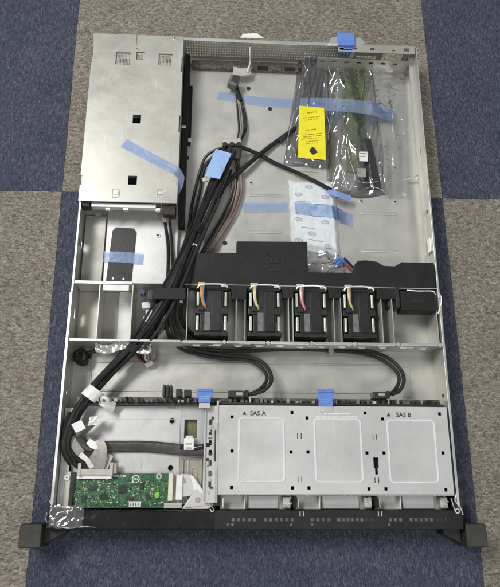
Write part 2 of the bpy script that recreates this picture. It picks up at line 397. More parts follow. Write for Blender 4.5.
def wob(x, y=0.0, z=0.0, s=1.0): return noise.noise(Vector((x*s, y*s, z*s)))

def ridge(u, v, seed, fr=3.0):
    wu = u+0.12*wob(u*2, v*2, seed+20); wv = v+0.12*wob(u*2, v*2, seed+30)
    a = 1-abs(wob(wu*fr, wv*fr*0.7, seed))*2.2; b = 1-abs(wob(wu*fr*1.7+wv*2, wv*fr*1.9, seed+5))*2.6
    return max(0, a)**2.2*0.6+max(0, b)**2.2*0.3+0.35*wob(wu*fr*1.3, wv*fr*1.6, seed+12)

# ------------------------------------------------------------------ the carpet (6 tiles seen + neighbours)
TX, TY, TA = -33.586, 384.145, 0.00898
def tile(i, j, m):
    mb = MB(); n = 50
    R = Matrix.Rotation(TA, 3, 'Z')
    per = []
    x0, y0, x1, y1 = i*500+0.1, j*500+0.1, i*500+499.9, j*500+499.9
    for k in range(n): per.append((x0+(x1-x0)*k/n, y0))
    for k in range(n): per.append((x1, y0+(y1-y0)*k/n))
    for k in range(n): per.append((x1-(x1-x0)*k/n, y1))
    for k in range(n): per.append((x0, y1-(y1-y0)*k/n))
    pp = []
    for (x, y) in per:
        dx = wob(x, y, 3.1, 0.09)*0.8; dy = wob(x, y, 8.1, 0.09)*0.8
        v = R @ Vector((x+dx, y+dy, 0)); pp.append((v.x+TX, v.y+TY))
    mb.prism(pp, -6, 0)
    o = mb.build('carpet_tile', m, None, bevel=0.5)
    o['kind'] = 'structure'
    return o
for i in range(-2, 4):
    for j in range(-3, 3):
        tile(i, j, 'carpet_blue' if (i+j) % 2 != 0 else 'carpet_grey')
lint = MB(); lr = random.Random(3)
for k in range(30):
    x = lr.uniform(-110, 560); y = lr.uniform(-110, 720)
    if -12 < x < 446 and -30 < y < 600: continue
    a = lr.uniform(0, 6.3); l = lr.uniform(1.0, 4.0)
    lint.tube([(x, y, 0.4), (x+l*math.cos(a), y+l*math.sin(a), 0.9), (x+l*1.6*math.cos(a+0.6), y+l*1.6*math.sin(a+0.6), 0.4)], 0.16, 4, 3)
lo_ = lint.build('carpet_lint', 'ivory'); tag(lo_, None, None, None, 'stuff')
sub = MB().box(-1500, 2500, -1500, 2500, -12, -7).build('subfloor', 'grey_print'); sub['kind'] = 'structure'

# ------------------------------------------------------------------ chassis
ch = thing('server_chassis', (217, 297, 0), 'long open silver steel server chassis lying flat on the carpet tiles, lid removed', 'server chassis')
fl = MB().plate(1, 433, 0, 594, 0.6, 2.0, [(152, 160, 500, 508)][:0]).build('floor_pan', 'steel', ch)
# embossed ribs, rails and raised pan on the floor
def bead(px0, py0, px1, py1, z=2.0, w=2.2, h=1.2):
    a = at(px0, py0, z); b = at(px1, py1, z)
    y = (a.y+b.y)/2
    MB().tube([(a.x, y, z+0.1), ((a.x+b.x)/2, y, z+0.1), (b.x, y, z+0.1)], 1, 10, 6, flat=(w, h)).build('pressed_rib', 'bright', fl)
for q in ((249, 195.5, 284, 195.5), (247, 232, 281, 232), (362, 213.5, 396, 213.5), (362, 251, 398, 251), (292, 173, 318, 173)): bead(*q)
MB().rim(22, 392, 128, 162, 2.0, 4, 1.2, 0.8).build('pressed_pan', 'steel', fl)
MB().rim(394, 404, 124, 160, 2.0, 2, 0.8, 0.8).build('pressed_pan', 'steel', fl)
MB().box(6, 428, 170.5, 171.4, 2, 2.7).build('pressed_line', 'steel', fl)
def screw(px, py, z, parent, r=2.6, m='bright', dark=True):
    c = at(px, py, z); mb = MB(); mb.ring(c, r*0.45, r, z, z+0.9, 18); mb.cyl(c, r*0.5, z, z+0.5, 12, 1)
    mb.obox((c.x, c.y, z+0.55), r*0.9, r*0.22, 0.3, random.random()*3, 0, 1); mb.build('screw', [m, 'hole'], parent)
for q in ((251, 183), (395, 202), (361, 201), (395, 168), (418, 178), (289, 186)): screw(*q, 2.0, fl, 2.8)
def plug(px, py, z, parent, r=3.0):
    c = at(px, py, z); MB().cyl(c, r, z, z+0.8, 20, 0, r*0.9).ring(c, r*0.25, r*0.5, z+0.8, z+1.1, 14).build('rubber_plug', 'black', parent, 0)
for q in ((248.5, 88.5), (270, 109), (187, 158), (276, 142), (225, 243)): plug(*q, 2.0, fl)
# slots and pressed squares on the rear part of the floor
for k in range(12):
    c = at(205+k*9.3, 66+0.15*k, 2)
    MB().box(c.x-2.2, c.x+2.2, c.y-5, c.y+5, 2.0, 2.35).build('pressed_tab', 'bright', fl)
r = rect(372, 62.5, 398, 68, 2.0); MB().box(*r, 2.0, 2.5).build('floor_slot', 'hole', fl)

# side walls (thin sheet, folded rim)
def wall(x0, x1, inner, rimx0, rimx1):
    mb = MB(); slots = [(210, 222, 18, 24), (300, 309, 14, 30), (352, 358, 25, 31), (120, 124, 22, 30), (440, 452, 20, 26), (520, 528, 14, 22)]
    mb.plate(0, 594, 0.5, 42.5, x0, x1, slots, axis='x')
    w = mb.build('side_wall', 'steel', ch, 0.15)
    MB().box(rimx0, rimx1, 2, 235, 42.55, 43.4).build('rim', 'bright', w, 0.3)
    return w
wl = wall(0, 1.0, 1, -1.0, 2.0)
wr = wall(433, 434, 1, 432.2, 435.0)
MB().box(432.0, 434.3, 236, 392, 42.6, 43.5).build('rim', 'bright', wr, 0.3)
MB().box(427.5, 432.9, 240, 592, 24, 25).build('ledge', 'steel', wr)
MB().box(1.1, 2.6, 236, 350, 42.6, 43.4).build('rim', 'bright', wl, 0.3)
# small brackets on the right wall
c = at(437, 245, 36); MB().box(430, 433, c.y-9, c.y+9, 28, 38).build('bracket', 'bright', wr, 0.5)
MB().tube([at(437, 291, 43), at(441, 297, 43), at(441, 304, 43), at(439.5, 309, 42), at(438, 314, 41)], 0.8, 8, 5).build('wire_latch', 'steel', wr)
MB().tube([at(405, 180, 8), at(414, 177, 12), at(420, 174, 14)], 1.0, 8, 5).build('hook', 'bright', wr)

# rear wall with perforations
holes = []
for k in range(62):
    for r_ in range(6):
        x = 121+k*3.45; z = 9+r_*5.2 
        if x < 330: holes.append((x, x+2.0, z, z+3.0))
holes += [(346, 352, 12, 32), (356, 384, 16, 22), (356, 384, 28, 34), (392, 420, 12, 34)]
rear = MB().plate(118, 433, 0.5, 42, 593, 594.2, holes, axis='y').build('rear_wall', 'steel_dull', ch)
MB().box(118, 326, 590.5, 595, 42.05, 43.1).build('rim', 'bright', rear, 0.2)
MB().plate(326, 431, 582, 595, 42.0, 43.0, [(334, 352, 586, 589), (370, 376, 586, 590), (400, 404, 585, 588), (416, 424, 586, 591)]).build('rim', 'steel_dull', rear, 0.2)
MB().plate(300, 428, 2, 30, 580, 581, [(304+i*17, 310+i*17, 21, 25) for i in range(7)], axis='y').build('slot_bar', 'steel_dull', rear)
MB().box(128, 296, 574, 588, 2.0, 7.5).build('port_row', 'port_grey', rear, 0.6)  # dark grey strip along the foot of the rear wall
for k in range(9):
    MB().box(124+k*19, 138+k*19, 574.5, 580, 7.6, 8.8).build('port', 'hole' if k in (5, 7, 8) else 'port_grey', rear, 0.4)
MB().prism([(p.x, p.y) for p in path([(240, 38, 43), (243, 34, 43), (257, 33.5, 43), (264, 38.5, 43)])], 42.6, 44).build('clip_tab', 'white', rear, 0.3)
MB().prism([(p.x, p.y) for p in path([(328, 44, 43), (331, 38, 43), (338, 37, 43), (338, 45, 43)])], 43.2, 44.4).build('clip_tab', 'bright', rear, 0.3)
MB().prism([(p.x, p.y) for p in path([(356, 45, 43), (356, 38, 43), (360, 38, 43), (366, 44.5, 43)])], 43.2, 44.4).build('clip_tab', 'bright', rear, 0.3)
r = rect(337.5, 32, 355, 45, 47)
bl = MB().box(r[0], r[1], r[2], r[3], 41, 47).box(r[0]+2, r[1]-2, r[2]-6, r[2], 34, 43).build('release_tab', 'blue', rear, 1.4, seg=3)
for k in range(4): MB().box(r[0]+3+k*4.6, r[0]+4.2+k*4.6, r[2]-6.6, r[2]-6.0, 34, 42).build('grip', 'ink', bl)

# power-supply cage at the rear left: folded sheet cover with real cut-outs
cz = 43.0
hs = [rect(115.8, 52.5, 130.5, 65, cz), rect(136.4, 52, 144.8, 60, cz), rect(158.6, 54, 172.7, 66, cz),
      rect(132.8, 115, 141, 123.7, cz), rect(128.2, 176, 137, 185, cz),
      (-1.5, 0.8, 549, 575), (116.2, 119, 540, 562), (116.2, 119, 450, 474), (-1.5, 1.4, 372, 386), (116.4, 119, 376, 392)]
pc = MB().plate(-1, 118, 351, 595.5, cz-0.4, cz+0.8, hs).build('power_cage_cover', 'cover', ch, 0.3)
MB().plate(351, 594, 2, 42.5, 116.8, 117.8, [(540, 562, 36, 44), (450, 474, 36, 44)], axis='x').build('side_panel', 'cover', pc)
for h in hs[:3]: MB().plate(h[0]-1, h[1]+1, h[2]-1, h[3]+1, 41, 41.6, [(h[0]+i*1.9, h[0]+i*1.9+1.1, h[2]+j*1.9, h[2]+j*1.9+1.1) for i in range(int((h[1]-h[0])/1.9)) for j in range(int((h[3]-h[2])/1.9))]).build('mesh_window', 'steel_dull', pc)
for h in hs[3:5]: MB().box(h[0]-3, h[1]+3, h[2]-3, h[3]+3, 30, 31).build('inner_block', 'hole', pc)
MB().box(4, 114, 356, 590, 22, 23).build('inner_sheet', 'steel_dull', pc)
for x0, y0, x1, y1 in ((111, 188, 120, 198), (156, 188.5, 165, 198.5)):
    a = rect(x0, y0, x1, y1, cz+1); cx = (a[0]+a[1])/2; cy = (a[2]+a[3])/2
    mb = MB(); mb.rim(a[0]+1, a[1]-1, a[2]+1, a[3]-1, cz+0.8, 1.2, 0.6, 0.8)
    mb.box(cx-3, cx+3, cy-1.6, cy+1.6, cz+0.8, cz+2.0); mb.box(cx-5, cx-3.4, cy-5, cy+5, cz+0.8, cz+1.2, 1); mb.box(cx+3.4, cx+5, cy-5, cy+5, cz+0.8, cz+1.2, 1)
    mb.build('lanced_tab', ['bright', 'steel_dull'], pc, 0.2)
a = at(137.5, 30, cz); b = at(137, 46, cz)
MB().box(a.x-0.4, a.x+0.4, b.y, 595.6, cz+0.75, cz+0.95).build('seam', 'grey_print', pc)
screw(175, 38.5, cz+0.8, pc, 2.8)
screw(137, 49, cz+0.8, pc, 1.6)
MB().box(14, 92, 346.5, 351.5, 38, 39).box(14, 92, 346, 347, 30, 39).build('front_lip', 'plate', pc, 0.3)
for px in (108, 126, 158): 
    c = at(px, 207, 37); MB().box(c.x-3, c.x+3, 343, 347, 33, 37.5).build('lip_tab', 'bright', pc, 0.4)
MB().box(2, 12, 346, 352, 26, 40).build('corner_fold', 'black', pc, 0.5)
MB().box(100, 116, 338, 351, 24, 38).build('corner_fold', 'black', pc, 0.5)
# black insulating wall beside the cage
MB().box(119, 126, 333, 586, 2.0, 20).box(119, 130, 455, 545, 2.0, 8).build('insulator_strip', 'hole', ch, 0.5)
MB().box(126.3, 131, 458, 463, 2, 9).box(118.2, 124, 470, 474, 20, 22).build('strip_clip', 'bright', ch, 0.4)
# raised supply deck in front of the cage
dk = MB().plate(29, 118, 248, 372, 8.5, 9.5).box(29, 29.8, 248, 372, 2, 8.5).box(117.2, 118, 248, 372, 2, 8.5).build('supply_deck', 'plate', ch, 0.2)
screw(158, 235.5, 9.5, dk, 3.0); screw(92, 233.5, 2.0, fl, 2.2); plug(82, 232, 2, fl, 1.6)
MB().plate(3, 28, 247, 345, 12, 12.8).build('side_shelf', 'steel_dull', ch, 0.2)

# fan wall: front and rear bracket sheets plus dividers
fw_ = MB()
scal = [(135+i*58.3, 150+i*58.3, 34, 43) for i in range(5)]+[(160+i*58.3, 170+i*58.3, 24, 30) for i in range(5)]
fw_.plate(70, 432.5, 2, 42.2, 178.6, 179.5, scal, axis='y')
fan_wall = fw_.build('fan_wall', 'steel', ch, 0.15)
MB().box(3, 128, 178.4, 179.6, 2, 42).build('bay_sheet', 'steel', fan_wall)
MB().box(3, 128, 178, 180.5, 42.02, 43.2).build('rim', 'bright', fan_wall, 0.3)
for i in range(6):
    x0 = 131+i*50.4
    MB().box(x0, x0+44, 177.2, 180.4, 42.3, 43.1).build('rim', 'bright', fan_wall, 0.3)
    MB().cyl((x0+47.2, 178.8), 2.3, 38, 43.4, 14).build('rivet', 'bright', fan_wall, 0.2)
for i in range(12):
    x0 = 140+i*24
    MB().prism([(x0, 177.9), (x0+3, 174.5), (x0+9, 174.0), (x0+13, 177.9)], 38+1.5*math.sin(i*2.1), 39.2+1.5*math.sin(i*2.1)).build('fold', 'bright' if i % 2 else 'steel', fan_wall, 0.3)
MB().plate(3, 432.5, 2, 41.5, 247.6, 248.4, [], axis='y').build('rear_sheet', 'steel', fan_wall, 0.15)
MB().box(3, 70, 246, 249.5, 41.6, 43).build('rim', 'bright', fan_wall, 0.3)
MB().box(36, 66, 238.5, 245.8, 40.5, 41.6).build('finger_tab', 'white', fan_wall, 0.5)
for x in (32.0, 70.0):
    MB().box(x, x+1.2, 180.5, 245.8, 2, 42).build('divider', 'steel', fan_wall)
for x in (134, 191, 201.5, 252.5, 257.5, 306, 314.5, 363, 376, 429):
    MB().box(x, x+0.9, 181, 246.5, 2, 40.2).build('divider', 'bright' if x < 330 else 'steel', fan_wall)
MB().box(3, 50, 181, 247, 2.1, 6).build('bay_floor', 'steel_dull', fan_wall)
MB().box(50.4, 69.6, 181, 247, 2.1, 8).build('bay_floor', 'white', fan_wall)
MB().box(373, 388, 226, 246, 20, 36).build('stop_block', 'black', fan_wall, 0.8)
MB().box(376.2, 382, 190, 226, 4, 10).build('bay_rib', 'bright', fan_wall, 0.6)
# crumpled white fold at the left bracket
def crump(u, v):
    p = at(95+u*56, 342+v*9+2.5*math.sin(u*9), 36)
    return (p.x, p.y, 33+3.0*wob(u*9, v*2, 1)+2*math.sin(u*14)*v)
MB().sheet(crump, 40, 6, 0.5).build('torn_fold', 'bright', fan_wall)
MB().tube(path([(97, 344, 36), (98, 349, 33), (110, 350, 30), (128, 348, 30), (148, 346, 30)]), 1.5, 8, 5).build('wire_hinge', 'bright', fan_wall)
# black grommet under the left bracket
gp = []
for k in range(26):
    a = k*0.62; c = at(82, 358, 10); gp.append((c.x+(6.5-0.08*k+1.5*math.sin(k*1.7))*math.cos(a)*1.15, c.y+(9-0.1*k+1.5*math.cos(k*1.3))*math.sin(a), 6+k*0.45))
MB().tube(gp+[(gp[-1][0]+10, gp[-1][1]+4, 12), (gp[-1][0]+22, gp[-1][1]+9, 10)], 2.4, 9, 5).build('coiled_lead', 'wire_black', fan_wall)
c = at(82, 358, 8); MB().tube([(c.x-4, c.y-7, 14), (c.x+5, c.y-2, 18), (c.x+2, c.y+7, 16), (c.x-6, c.y+4, 15), (c.x-3, c.y-3, 17), (c.x+4, c.y+1, 14)], 3.0, 9, 6).build('coiled_lead', 'wire_black', fan_wall)

# backplane strip with connectors
bp_ = MB().box(171, 430, 108.5, 110.6, 8, 38).box(12, 170.9, 108.5, 110.6, 8, 30).build('backplane', 'chip', ch)
MB().box(14, 428, 110.7, 117, 20, 29).build('edge_trim', 'port_grey', bp_, 0.4)
MB().box(120, 428, 110.8, 113.5, 29.1, 31).build('edge_trim', 'chip', bp_, 0.4)
for i in range(70):
    x = 22+i*5.8+random.uniform(-1.5, 1.5); w = random.uniform(1.2, 4)
    MB().box(x, x+w, 110.7, 110.7+random.uniform(2, 6), 30, 36+random.uniform(0, 2)).build('component', random.choice(['chip', 'chip', 'ribbed', 'solder', 'chip', 'port_grey', 'hole', 'fan_label', 'port_grey']), bp_, 0.3)
for (px0, py0, px1, py1) in ((162.5, 384.5, 165.2, 396), (166.2, 384.5, 168.8, 396), (169.6, 385, 172, 396), (176, 389, 182, 396.5), (184, 389.5, 191, 396.5)):
    r = rect(px0, py0, px1, py1, 40); MB().box(*r, 22, 40).build('socket', 'black', bp_, 0.6)
for (px0, py0, px1, py1) in ((228, 390.5, 243, 397), (373, 391.5, 389, 398)):
    r = rect(px0, py0, px1, py1, 40); MB().box(*r, 26, 40).build('socket', 'chip', bp_, 0.6)
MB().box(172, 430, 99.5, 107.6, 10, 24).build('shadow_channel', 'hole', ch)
def latch(px0, py0, px1, py1):
    r = rect(px0, py0, px1, py1, 46)
    mb = MB(); mb.prism([(r[0], r[3]), (r[1], r[3]), (r[1], r[2]+9), (r[1]-1.8, r[2]+6), (r[1]-1.8, r[2]), (r[0]+1.8, r[2]), (r[0]+1.8, r[2]+6), (r[0], r[2]+9)], 43.4, 45.4)
    mb.box(r[0]+1, r[1]-1, r[3]-3.4, r[3]-1.6, 45.4, 47)
    l = mb.build('release_latch', 'blue', ch, 0.6)
    MB().box(r[0]+2.5, r[1]-2.5, r[2]-6, r[2]-0.3, 43.9, 44.7).build('latch_tongue', 'plate', l, 0.3)
    for yy in (8, 10.5): MB().box(r[0]+3.5, r[1]-3.5, r[2]+yy-4, r[2]+yy-3.2, 45.4, 45.8).build('grip', 'bluetag', l)
latch(197, 388.5, 212.5, 402.5)
latch(317, 389, 334.5, 406)

# ------------------------------------------------------------------ drive cage (front right)
DX0, DX1, DY0, DY1, DZ = 173.5, 430.0, 13.0, 107.0, 43.0
pxh = [(232,417),(232,451),(231.5,487.5),(292,412.5),(291,452),(292.5,488),(307,418),(308,452),(309,488),(365,413),(367,453),(369,489),(382.5,419),(384,453),(386,489),(439.6,414),(443,453),(446,490)]
hl = []
for p in pxh:
    c = at(*p, DZ); hl.append((c.x-1.7, c.x+1.7, c.y-1.8, c.y+1.8))
for p in ((299.5, 436), (375, 437), (300, 479.5), (377, 480)):
    c = at(*p, DZ); hl += [(c.x-2.6, c.x-1.7, c.y-3, c.y+3), (c.x+1.4, c.x+2.3, c.y-3, c.y+3)]
kc = at(376.2, 466, DZ); hl += [(kc.x-2.8, kc.x+2.8, kc.y-2, kc.y+9), (kc.x-1.5, kc.x+1.5, kc.y-9, kc.y-2)]
dc = MB().plate(DX0, DX1, DY0, DY1, DZ-1, DZ, hl).build('drive_cage', 'plate', ch, 0.25)
for (a0, b0, a1, b1) in ((239, 418.5, 284.2, 481.5), (315.3, 419.5, 361.6, 482), (389, 420.5, 436.3, 482.5)):
    r = rect(a0, b0, a1, b1, DZ); MB().rim(*r, DZ-0.02, 4.0, 1.15, 1.0).build('embossed_panel', 'bead', dc)
MB().plate(DY0, DY1, 2, 41.9, DX0, DX0+1, [(60, 74, 20, 30), (85, 90, 10, 34)], axis='x').plate(DY0, DY1, 2, 41.9, DX1-1, DX1, [], axis='x').build('cage_side', 'plate', dc)
MB().box(DX0, DX1, DY0-1.2, DY0-0.1, 38.5, DZ+0.1).build('front_fold', 'bright', dc, 0.3)
MB().box(DX0+2, DX1-2, DY0+4, DY1-6, 36, 37).build('drive_tray', 'hole', dc)
mb = MB()
for (px, py, t) in ((258, 413.5, 'SAS A'), (403.5, 415, 'SAS B')):
    c = at(px, py, DZ); w = text_mb(t, (c.x, c.y), 7.0, DZ+0.02, 0.2, bold=0.08)
    w.build('lettering', 'ink', dc, smooth=False)
    c = at(px-13.5 if t[-1] == 'A' else px-15, py-0.2, DZ)
    MB().prism([(c.x-2.2, c.y-1.8), (c.x+2.2, c.y-1.8), (c.x, c.y+2.2)], DZ+0.02, DZ+0.2).build('arrow_mark', 'ink', dc, smooth=False)
# worn white printed marks under the latch
mk = MB()
for (row, x0, x1) in ((413.5, 324, 350), (417, 316, 358)):
    x = x0
    while x < x1:
        w = random.uniform(1.2, 3.4); a = at(x, row, DZ); b = at(min(x1, x+w), row, DZ); mk.box(a.x, b.x, a.y-0.7, a.y+0.7, DZ+0.02, DZ+0.15); x += w+random.uniform(0.5, 1.0)
mk.build('printed_marks', 'white', dc, smooth=False)
# drive blanks seen between cage and bezel
bays = [(176.5, 254), (257.5, 343), (346.5, 427)]
for k, (x0, x1) in enumerate(bays):
    bb = MB().box(x0, x1, -3.0, 12.0, 14, 24).build('drive_blank', 'steel', ch, 0.6)
    MB().box(x0+30, x1-14, -2.5, 12.0, 24.05, 27).build('blank_step', 'plate', bb, 1.2)
    MB().box(x0+26, x0+27.0, -2.5, 11.5, 24.1, 34).build('blank_rib', 'bead', bb, 0.3)
    MB().box(x0+2, x0+3.4, -1, 9, 24.1, 36).build('blank_rib', 'bead', bb, 0.3)
    cl = MB(); cl.box(x1-10, x1-2, -1, 10, 24.1, 34)
    for q in range(7): cl.obox((x1-9+random.random()*8, 0.5+random.random()*9, 34.5), 3, 1.3, 1.6, random.random()*3, 0.5*random.random())
    cl.build('spring_clip', 'steel', bb, 0.3)
    if k: MB().box(x0-2.8, x0-0.2, -2, 12, 34, 41).build('bay_divider', 'hole', bb, 0.3)
# hinge-like rail left of the cage
rl = MB().plate(157.5, 170.8, 4, 107, 36, 37, [(163, 166.5, 20+i*11, 26+i*11) for i in range(7)]).build('cage_rail', 'plate', ch, 0.2)
for i in range(13):
    x = random.uniform(160, 165.5); y = 12+i*7.2+random.uniform(-1.5, 1.5); w = random.uniform(1.5, 4.5); d = random.uniform(1.2, 4)
    MB().box(x, x+w, y, y+d, 37.05, 37.6+random.random()*1.2).build('rail_catch', random.choice(['steel', 'steel_dull', 'hole', 'chip', 'plate', 'port_grey']), rl, 0.3)
MB().box(158.6, 159.6, 6, 104, 37.05, 39).build('rail_fold', 'steel', rl, 0.2)
r = rect(214.5, 430, 220, 461, 40); MB().box(*r, 37.1, 41).build('rail_block', 'black', rl, 0.6)
MB().box(170.9, 173.3, 4, 112, 34, 43.6).build('rail_edge', 'bright', rl, 0.3)

# ------------------------------------------------------------------ bezel and mounting ears
bz = MB().box(171, 436.5, -22.5, -3.4, 4, 42).build('front_bezel', 'black', ch, 1.2)
bh = []; cells = []
for (x0, x1, n) in ((230.5, 257, 5), (262.5, 295, 6), (309.5, 331.5, 4), (336.5, 364, 6), (388, 403, 3), (408.5, 434, 5)):
    for i in range(n):
        c = at(x0+(x1-x0)*(i+0.5)/n, 518.2, 43); bh.append((c.x-1.9, c.x+1.9, -14.6, -10.8)); cells.append(c.x)
        bh.append((c.x-1.5, c.x+1.5, -20.2, -17.6))
for px in (366.5, 369.5, 372.5, 437.5, 441.5, 445.5):
    c = at(px, 518.2, 43); bh.append((c.x-0.6, c.x+0.6, -14.6, -10.8))
strip_ = MB().plate(171, 436.5, -21.8, -4.4, 42.05, 43.2, bh).build('top_strip', 'shroud', bz, 0.15)
MB().box(172, 436, -15.2, -10.2, 42.02, 42.2).build('lattice', 'bez_sq', strip_)
for px in (300, 303.2, 378.2, 381.4):
    c = at(px, 514, 42.6); MB().box(c.x-0.5, c.x+0.5, c.y-2.6, c.y+2.6, 43.22, 43.6).build('bay_mark', 'bright', bz)
for px in (228, 232.5, 312, 291, 389):
    c = at(px, 524.5, 42.6); MB().cyl(c, 1.5, 43.22, 43.5, 10).build('bay_stud', 'bez_sq', bz)
def glossy(u, v):
    x = -3+u*174; y = -23.5+v*20.5
    e = min(v, 1-v, 0.12)/0.12
    return (x, y+0.5*wob(u*30, v, 2), 38+4.6*e**0.5+0.7*wob(u*22, v*3, 4))
bz2 = MB().sheet(glossy, 120, 16, 30).build('front_bezel', 'gloss_black', ch)
bz2['label'] = 'plain glossy black bezel half in scuffed film'
def scuff(u, v):
    p = at(50+u*34-2*v, 505.5+v*22.5, 44); e = min(u, 1-u, v, 1-v)/0.1
    return (p.x+1.8*wob(u*3, v*5, 7), p.y+1.5*wob(u*5, v*3, 9), 43.0+min(1, max(0, e))*(0.6+1.6*ridge(u*0.6, v*0.5, 3.1, 2.0)))
MB().sheet(scuff, 60, 40, 0.2).build('loose_film', 'bag_clear', bz2, ang=60)
for pts in ([(49, 500, 43), (52, 507, 45), (50, 514, 44), (54, 520, 45), (53, 527, 42)], [(54, 505, 45), (62, 507, 45), (72, 506, 44)], [(56, 526, 45), (68, 528, 43), (82, 526.5, 43), (96, 527.5, 42.5)], [(47, 512, 42), (46, 520, 40), (50, 526, 38)]):
    MB().tube(path(pts), 0.5, 6, 7, rfun=lambda L: 0.9+1.0*wob(L*0.3), taper=True).build('film_fold', 'crease', bz2)  # whitened tubes paint the highlights on the film edges
for (px, py, w) in ((160, 526, 3), (163.5, 527, 4), (169, 527.2, 5), (174, 526.2, 3), (195, 527, 2), (133, 526.6, 2), (115, 527.5, 4)):
    c = at(px, py, 42); MB().obox((c.x, c.y, 41.8), w, 0.8, 0.8, random.uniform(-0.3, 0.3)).build('scuff_mark', 'white', bz2)
for sgn, x0, x1 in ((-1, -31.0, -8.0), (1, 440.5, 463.0)):
    e = MB().box(x0, x1, -40.5, -17.0, 1, 40).build('mounting_ear', 'rubber', ch, 1.6, seg=3)
    if sgn < 0: MB().prism([(-8.5, -18.5), (-1.2, -15), (1, -15), (14, -22), (14, -26), (-8.5, -38)], 4, 26).build('ear_bracket', 'black', e, 1)
    else: MB().prism([(440, -19), (433, -12), (420, -23), (420, -28), (440, -38)], 4, 26).build('ear_bracket', 'black', e, 1)
# battered bright latch at right front corner of the wall
lt = MB().tube(path([(455, 470, 42), (457, 490, 42), (455, 500, 42), (460, 507, 42), (463, 515, 42)]), 0.8, 8, 5).build('corner_latch', 'steel', ch)
MB().tube(path([(451, 498, 42), (455, 510, 42), (462, 522, 42)]), 0.6, 8, 5).build('latch_arm', 'steel', lt)
MB().ring(at(457, 511, 42), 1.5, 2.8, 41, 43.5, 16).build('latch_pivot', 'bright', lt)
MB().box(430.6, 439, -3, 20, 20, 41.6).build('corner_post', 'black', ch, 0.8)
MB().box(430.8, 432.6, 20, 106, 30, 41).build('side_strip', 'chip', ch, 0.3)

# ------------------------------------------------------------------ front left tray
TZ = 20.0
ho = [rect(184.3, 419.5, 197, 438, TZ)]
for p in ((172.2, 421), (170.5, 468)):
    c = at(*p, TZ)
    ho.append((c.x-3.1, c.x+3.1, c.y-2.2, c.y+2.2)); ho.append((c.x-2.2, c.x+2.2, c.y-3.1, c.y+3.1))
tray = MB().plate(12, 157, 2, 108, TZ-1, TZ, ho).build('front_tray', 'plate', ch, 0.2)
MB().box(ho[0][0]-2, ho[0][1]+2, ho[0][2]-2, ho[0][3]+2, 12, 13).build('window_pad', 'olive', tray)
for p in ((172.2, 421), (170.5, 468)):
    c = at(*p, TZ-4); MB().cyl(c, 4.2, 12, 16, 16).build('tray_bush', 'hole', tray)
    c = at(*p, TZ); MB().ring(c, 2.9, 3.9, TZ, TZ+0.5, 22).build('tray_ring', 'steel_dull', tray)
a = at(179.5, 440, TZ); MB().box(a.x-0.5, a.x+0.5, 30, 104, TZ, TZ+1.2).build('tray_step', 'bright', tray)
a = at(106, 470, TZ); MB().box(a.x+38, a.x+38.4, 38, 62, TZ, TZ+0.3).build('tray_line', 'steel_dull', tray)
MB().box(a.x-2, a.x+78, 92.6, 93.4, TZ, TZ+0.3).build('tray_line', 'steel', tray)
r = rect(208.5, 423, 210.5, 431, TZ); MB().box(r[0], r[1], r[2], r[3], TZ, TZ+1.2).box(r[0]-3.5, r[0], (r[2]+r[3])/2-0.5, (r[2]+r[3])/2+0.5, TZ, TZ+0.8).build('tray_slot', 'hole', tray)
r = rect(168, 405.5, 176, 409, TZ); MB().box(*r, TZ, TZ+0.4).build('tray_slot', 'steel_dull', tray, 0.1)
r = rect(180, 411, 187, 417, TZ); MB().box(*r, TZ, TZ+0.4).build('tray_slot', 'steel', tray, 0.1)
MB().box(1.2, 11.5, 2, 104.5, 26, 27).box(1.2, 2.2, 2, 104.5, 20, 27).box(5, 6, 6, 60, 27.1, 31).build('edge_rail', 'bright', ch, 0.3)
# ribbed tan plate
r = rect(179, 457.5, 211.5, 511, 24)
rb = MB().box(r[0], r[1], 2, r[3], 20.5, 22).build('ribbed_plate', 'ribbed', ch, 0.4)
for px in (182.5, 187.5, 201, 205.5, 209):
    c = at(px, 480, 24); MB().box(c.x-0.9, c.x+0.9, 6, r[3]-2, 22.05, 23.6).build('rib', 'steel' if px in (201, 187.5) else 'ribbed', rb, 0.5)
c = at(194.5, 473, 24); MB().box(c.x-2.6, c.x+2.6, c.y+5, c.y+6.2, 22.05, 23).box(c.x-3.4, c.x-2.4, c.y-7, c.y+6.2, 22.05, 23).box(c.x+2.4, c.x+3.4, c.y-7, c.y+6.2, 22.05, 23).build('rib', 'steel', rb, 0.3)
MB().box(r[0]+1, r[1]-1, r[3]-2.2, r[3]-1, 22.05, 24.4).build('rib', 'ribbed', rb, 0.4)

# ------------------------------------------------------------------ control board
BZ = 25.0
r = rect(73, 473.5, 169.5, 508, BZ)
cb = thing('circuit_board', ((r[0]+r[1])/2, (r[2]+r[3])/2, TZ), 'green control circuit board with many tiny parts behind the glossy black bezel half', 'circuit board')
pcb = MB().box(r[0], r[1], r[2], r[3], BZ-1.6, BZ).build('board', 'pcb', cb, 0.1)
cm = MB(); pal = ['solder', 'pcb_light', 'chip', 'ivory', 'white']
for i in range(300):
    x = r[0]+1.5+round(random.uniform(0, r[1]-r[0]-5)/1.1)*1.1; y = r[2]+1+round(random.uniform(0, r[3]-r[2]-8)/1.3)*1.3
    w, d = random.choice(((1.4, 0.8), (0.8, 1.4), (0.7, 0.7), (2.2, 1.2), (1, 2), (0.5, 0.5)))
    cm.box(x, x+w, y, y+d, BZ, BZ+random.uniform(0.3, 1.0), random.choice((0, 1, 1, 1, 1, 2, 2, 3)))
cmo = cm.build('surface_components', pal, pcb); cmo['kind'] = 'stuff'
for (px, py, w, d) in ((93, 488, 7, 5), (104, 497, 9, 5), (122, 489, 8, 8), (148, 498, 5, 4), (130, 498, 8, 3), (142, 486, 4, 6), (84, 499, 5, 6)):
    c = at(px, py, BZ); MB().box(c.x-w/2, c.x+w/2, c.y-d/2, c.y+d/2, BZ+0.02, BZ+1.5).build('chip', 'chip', cb, 0.2)
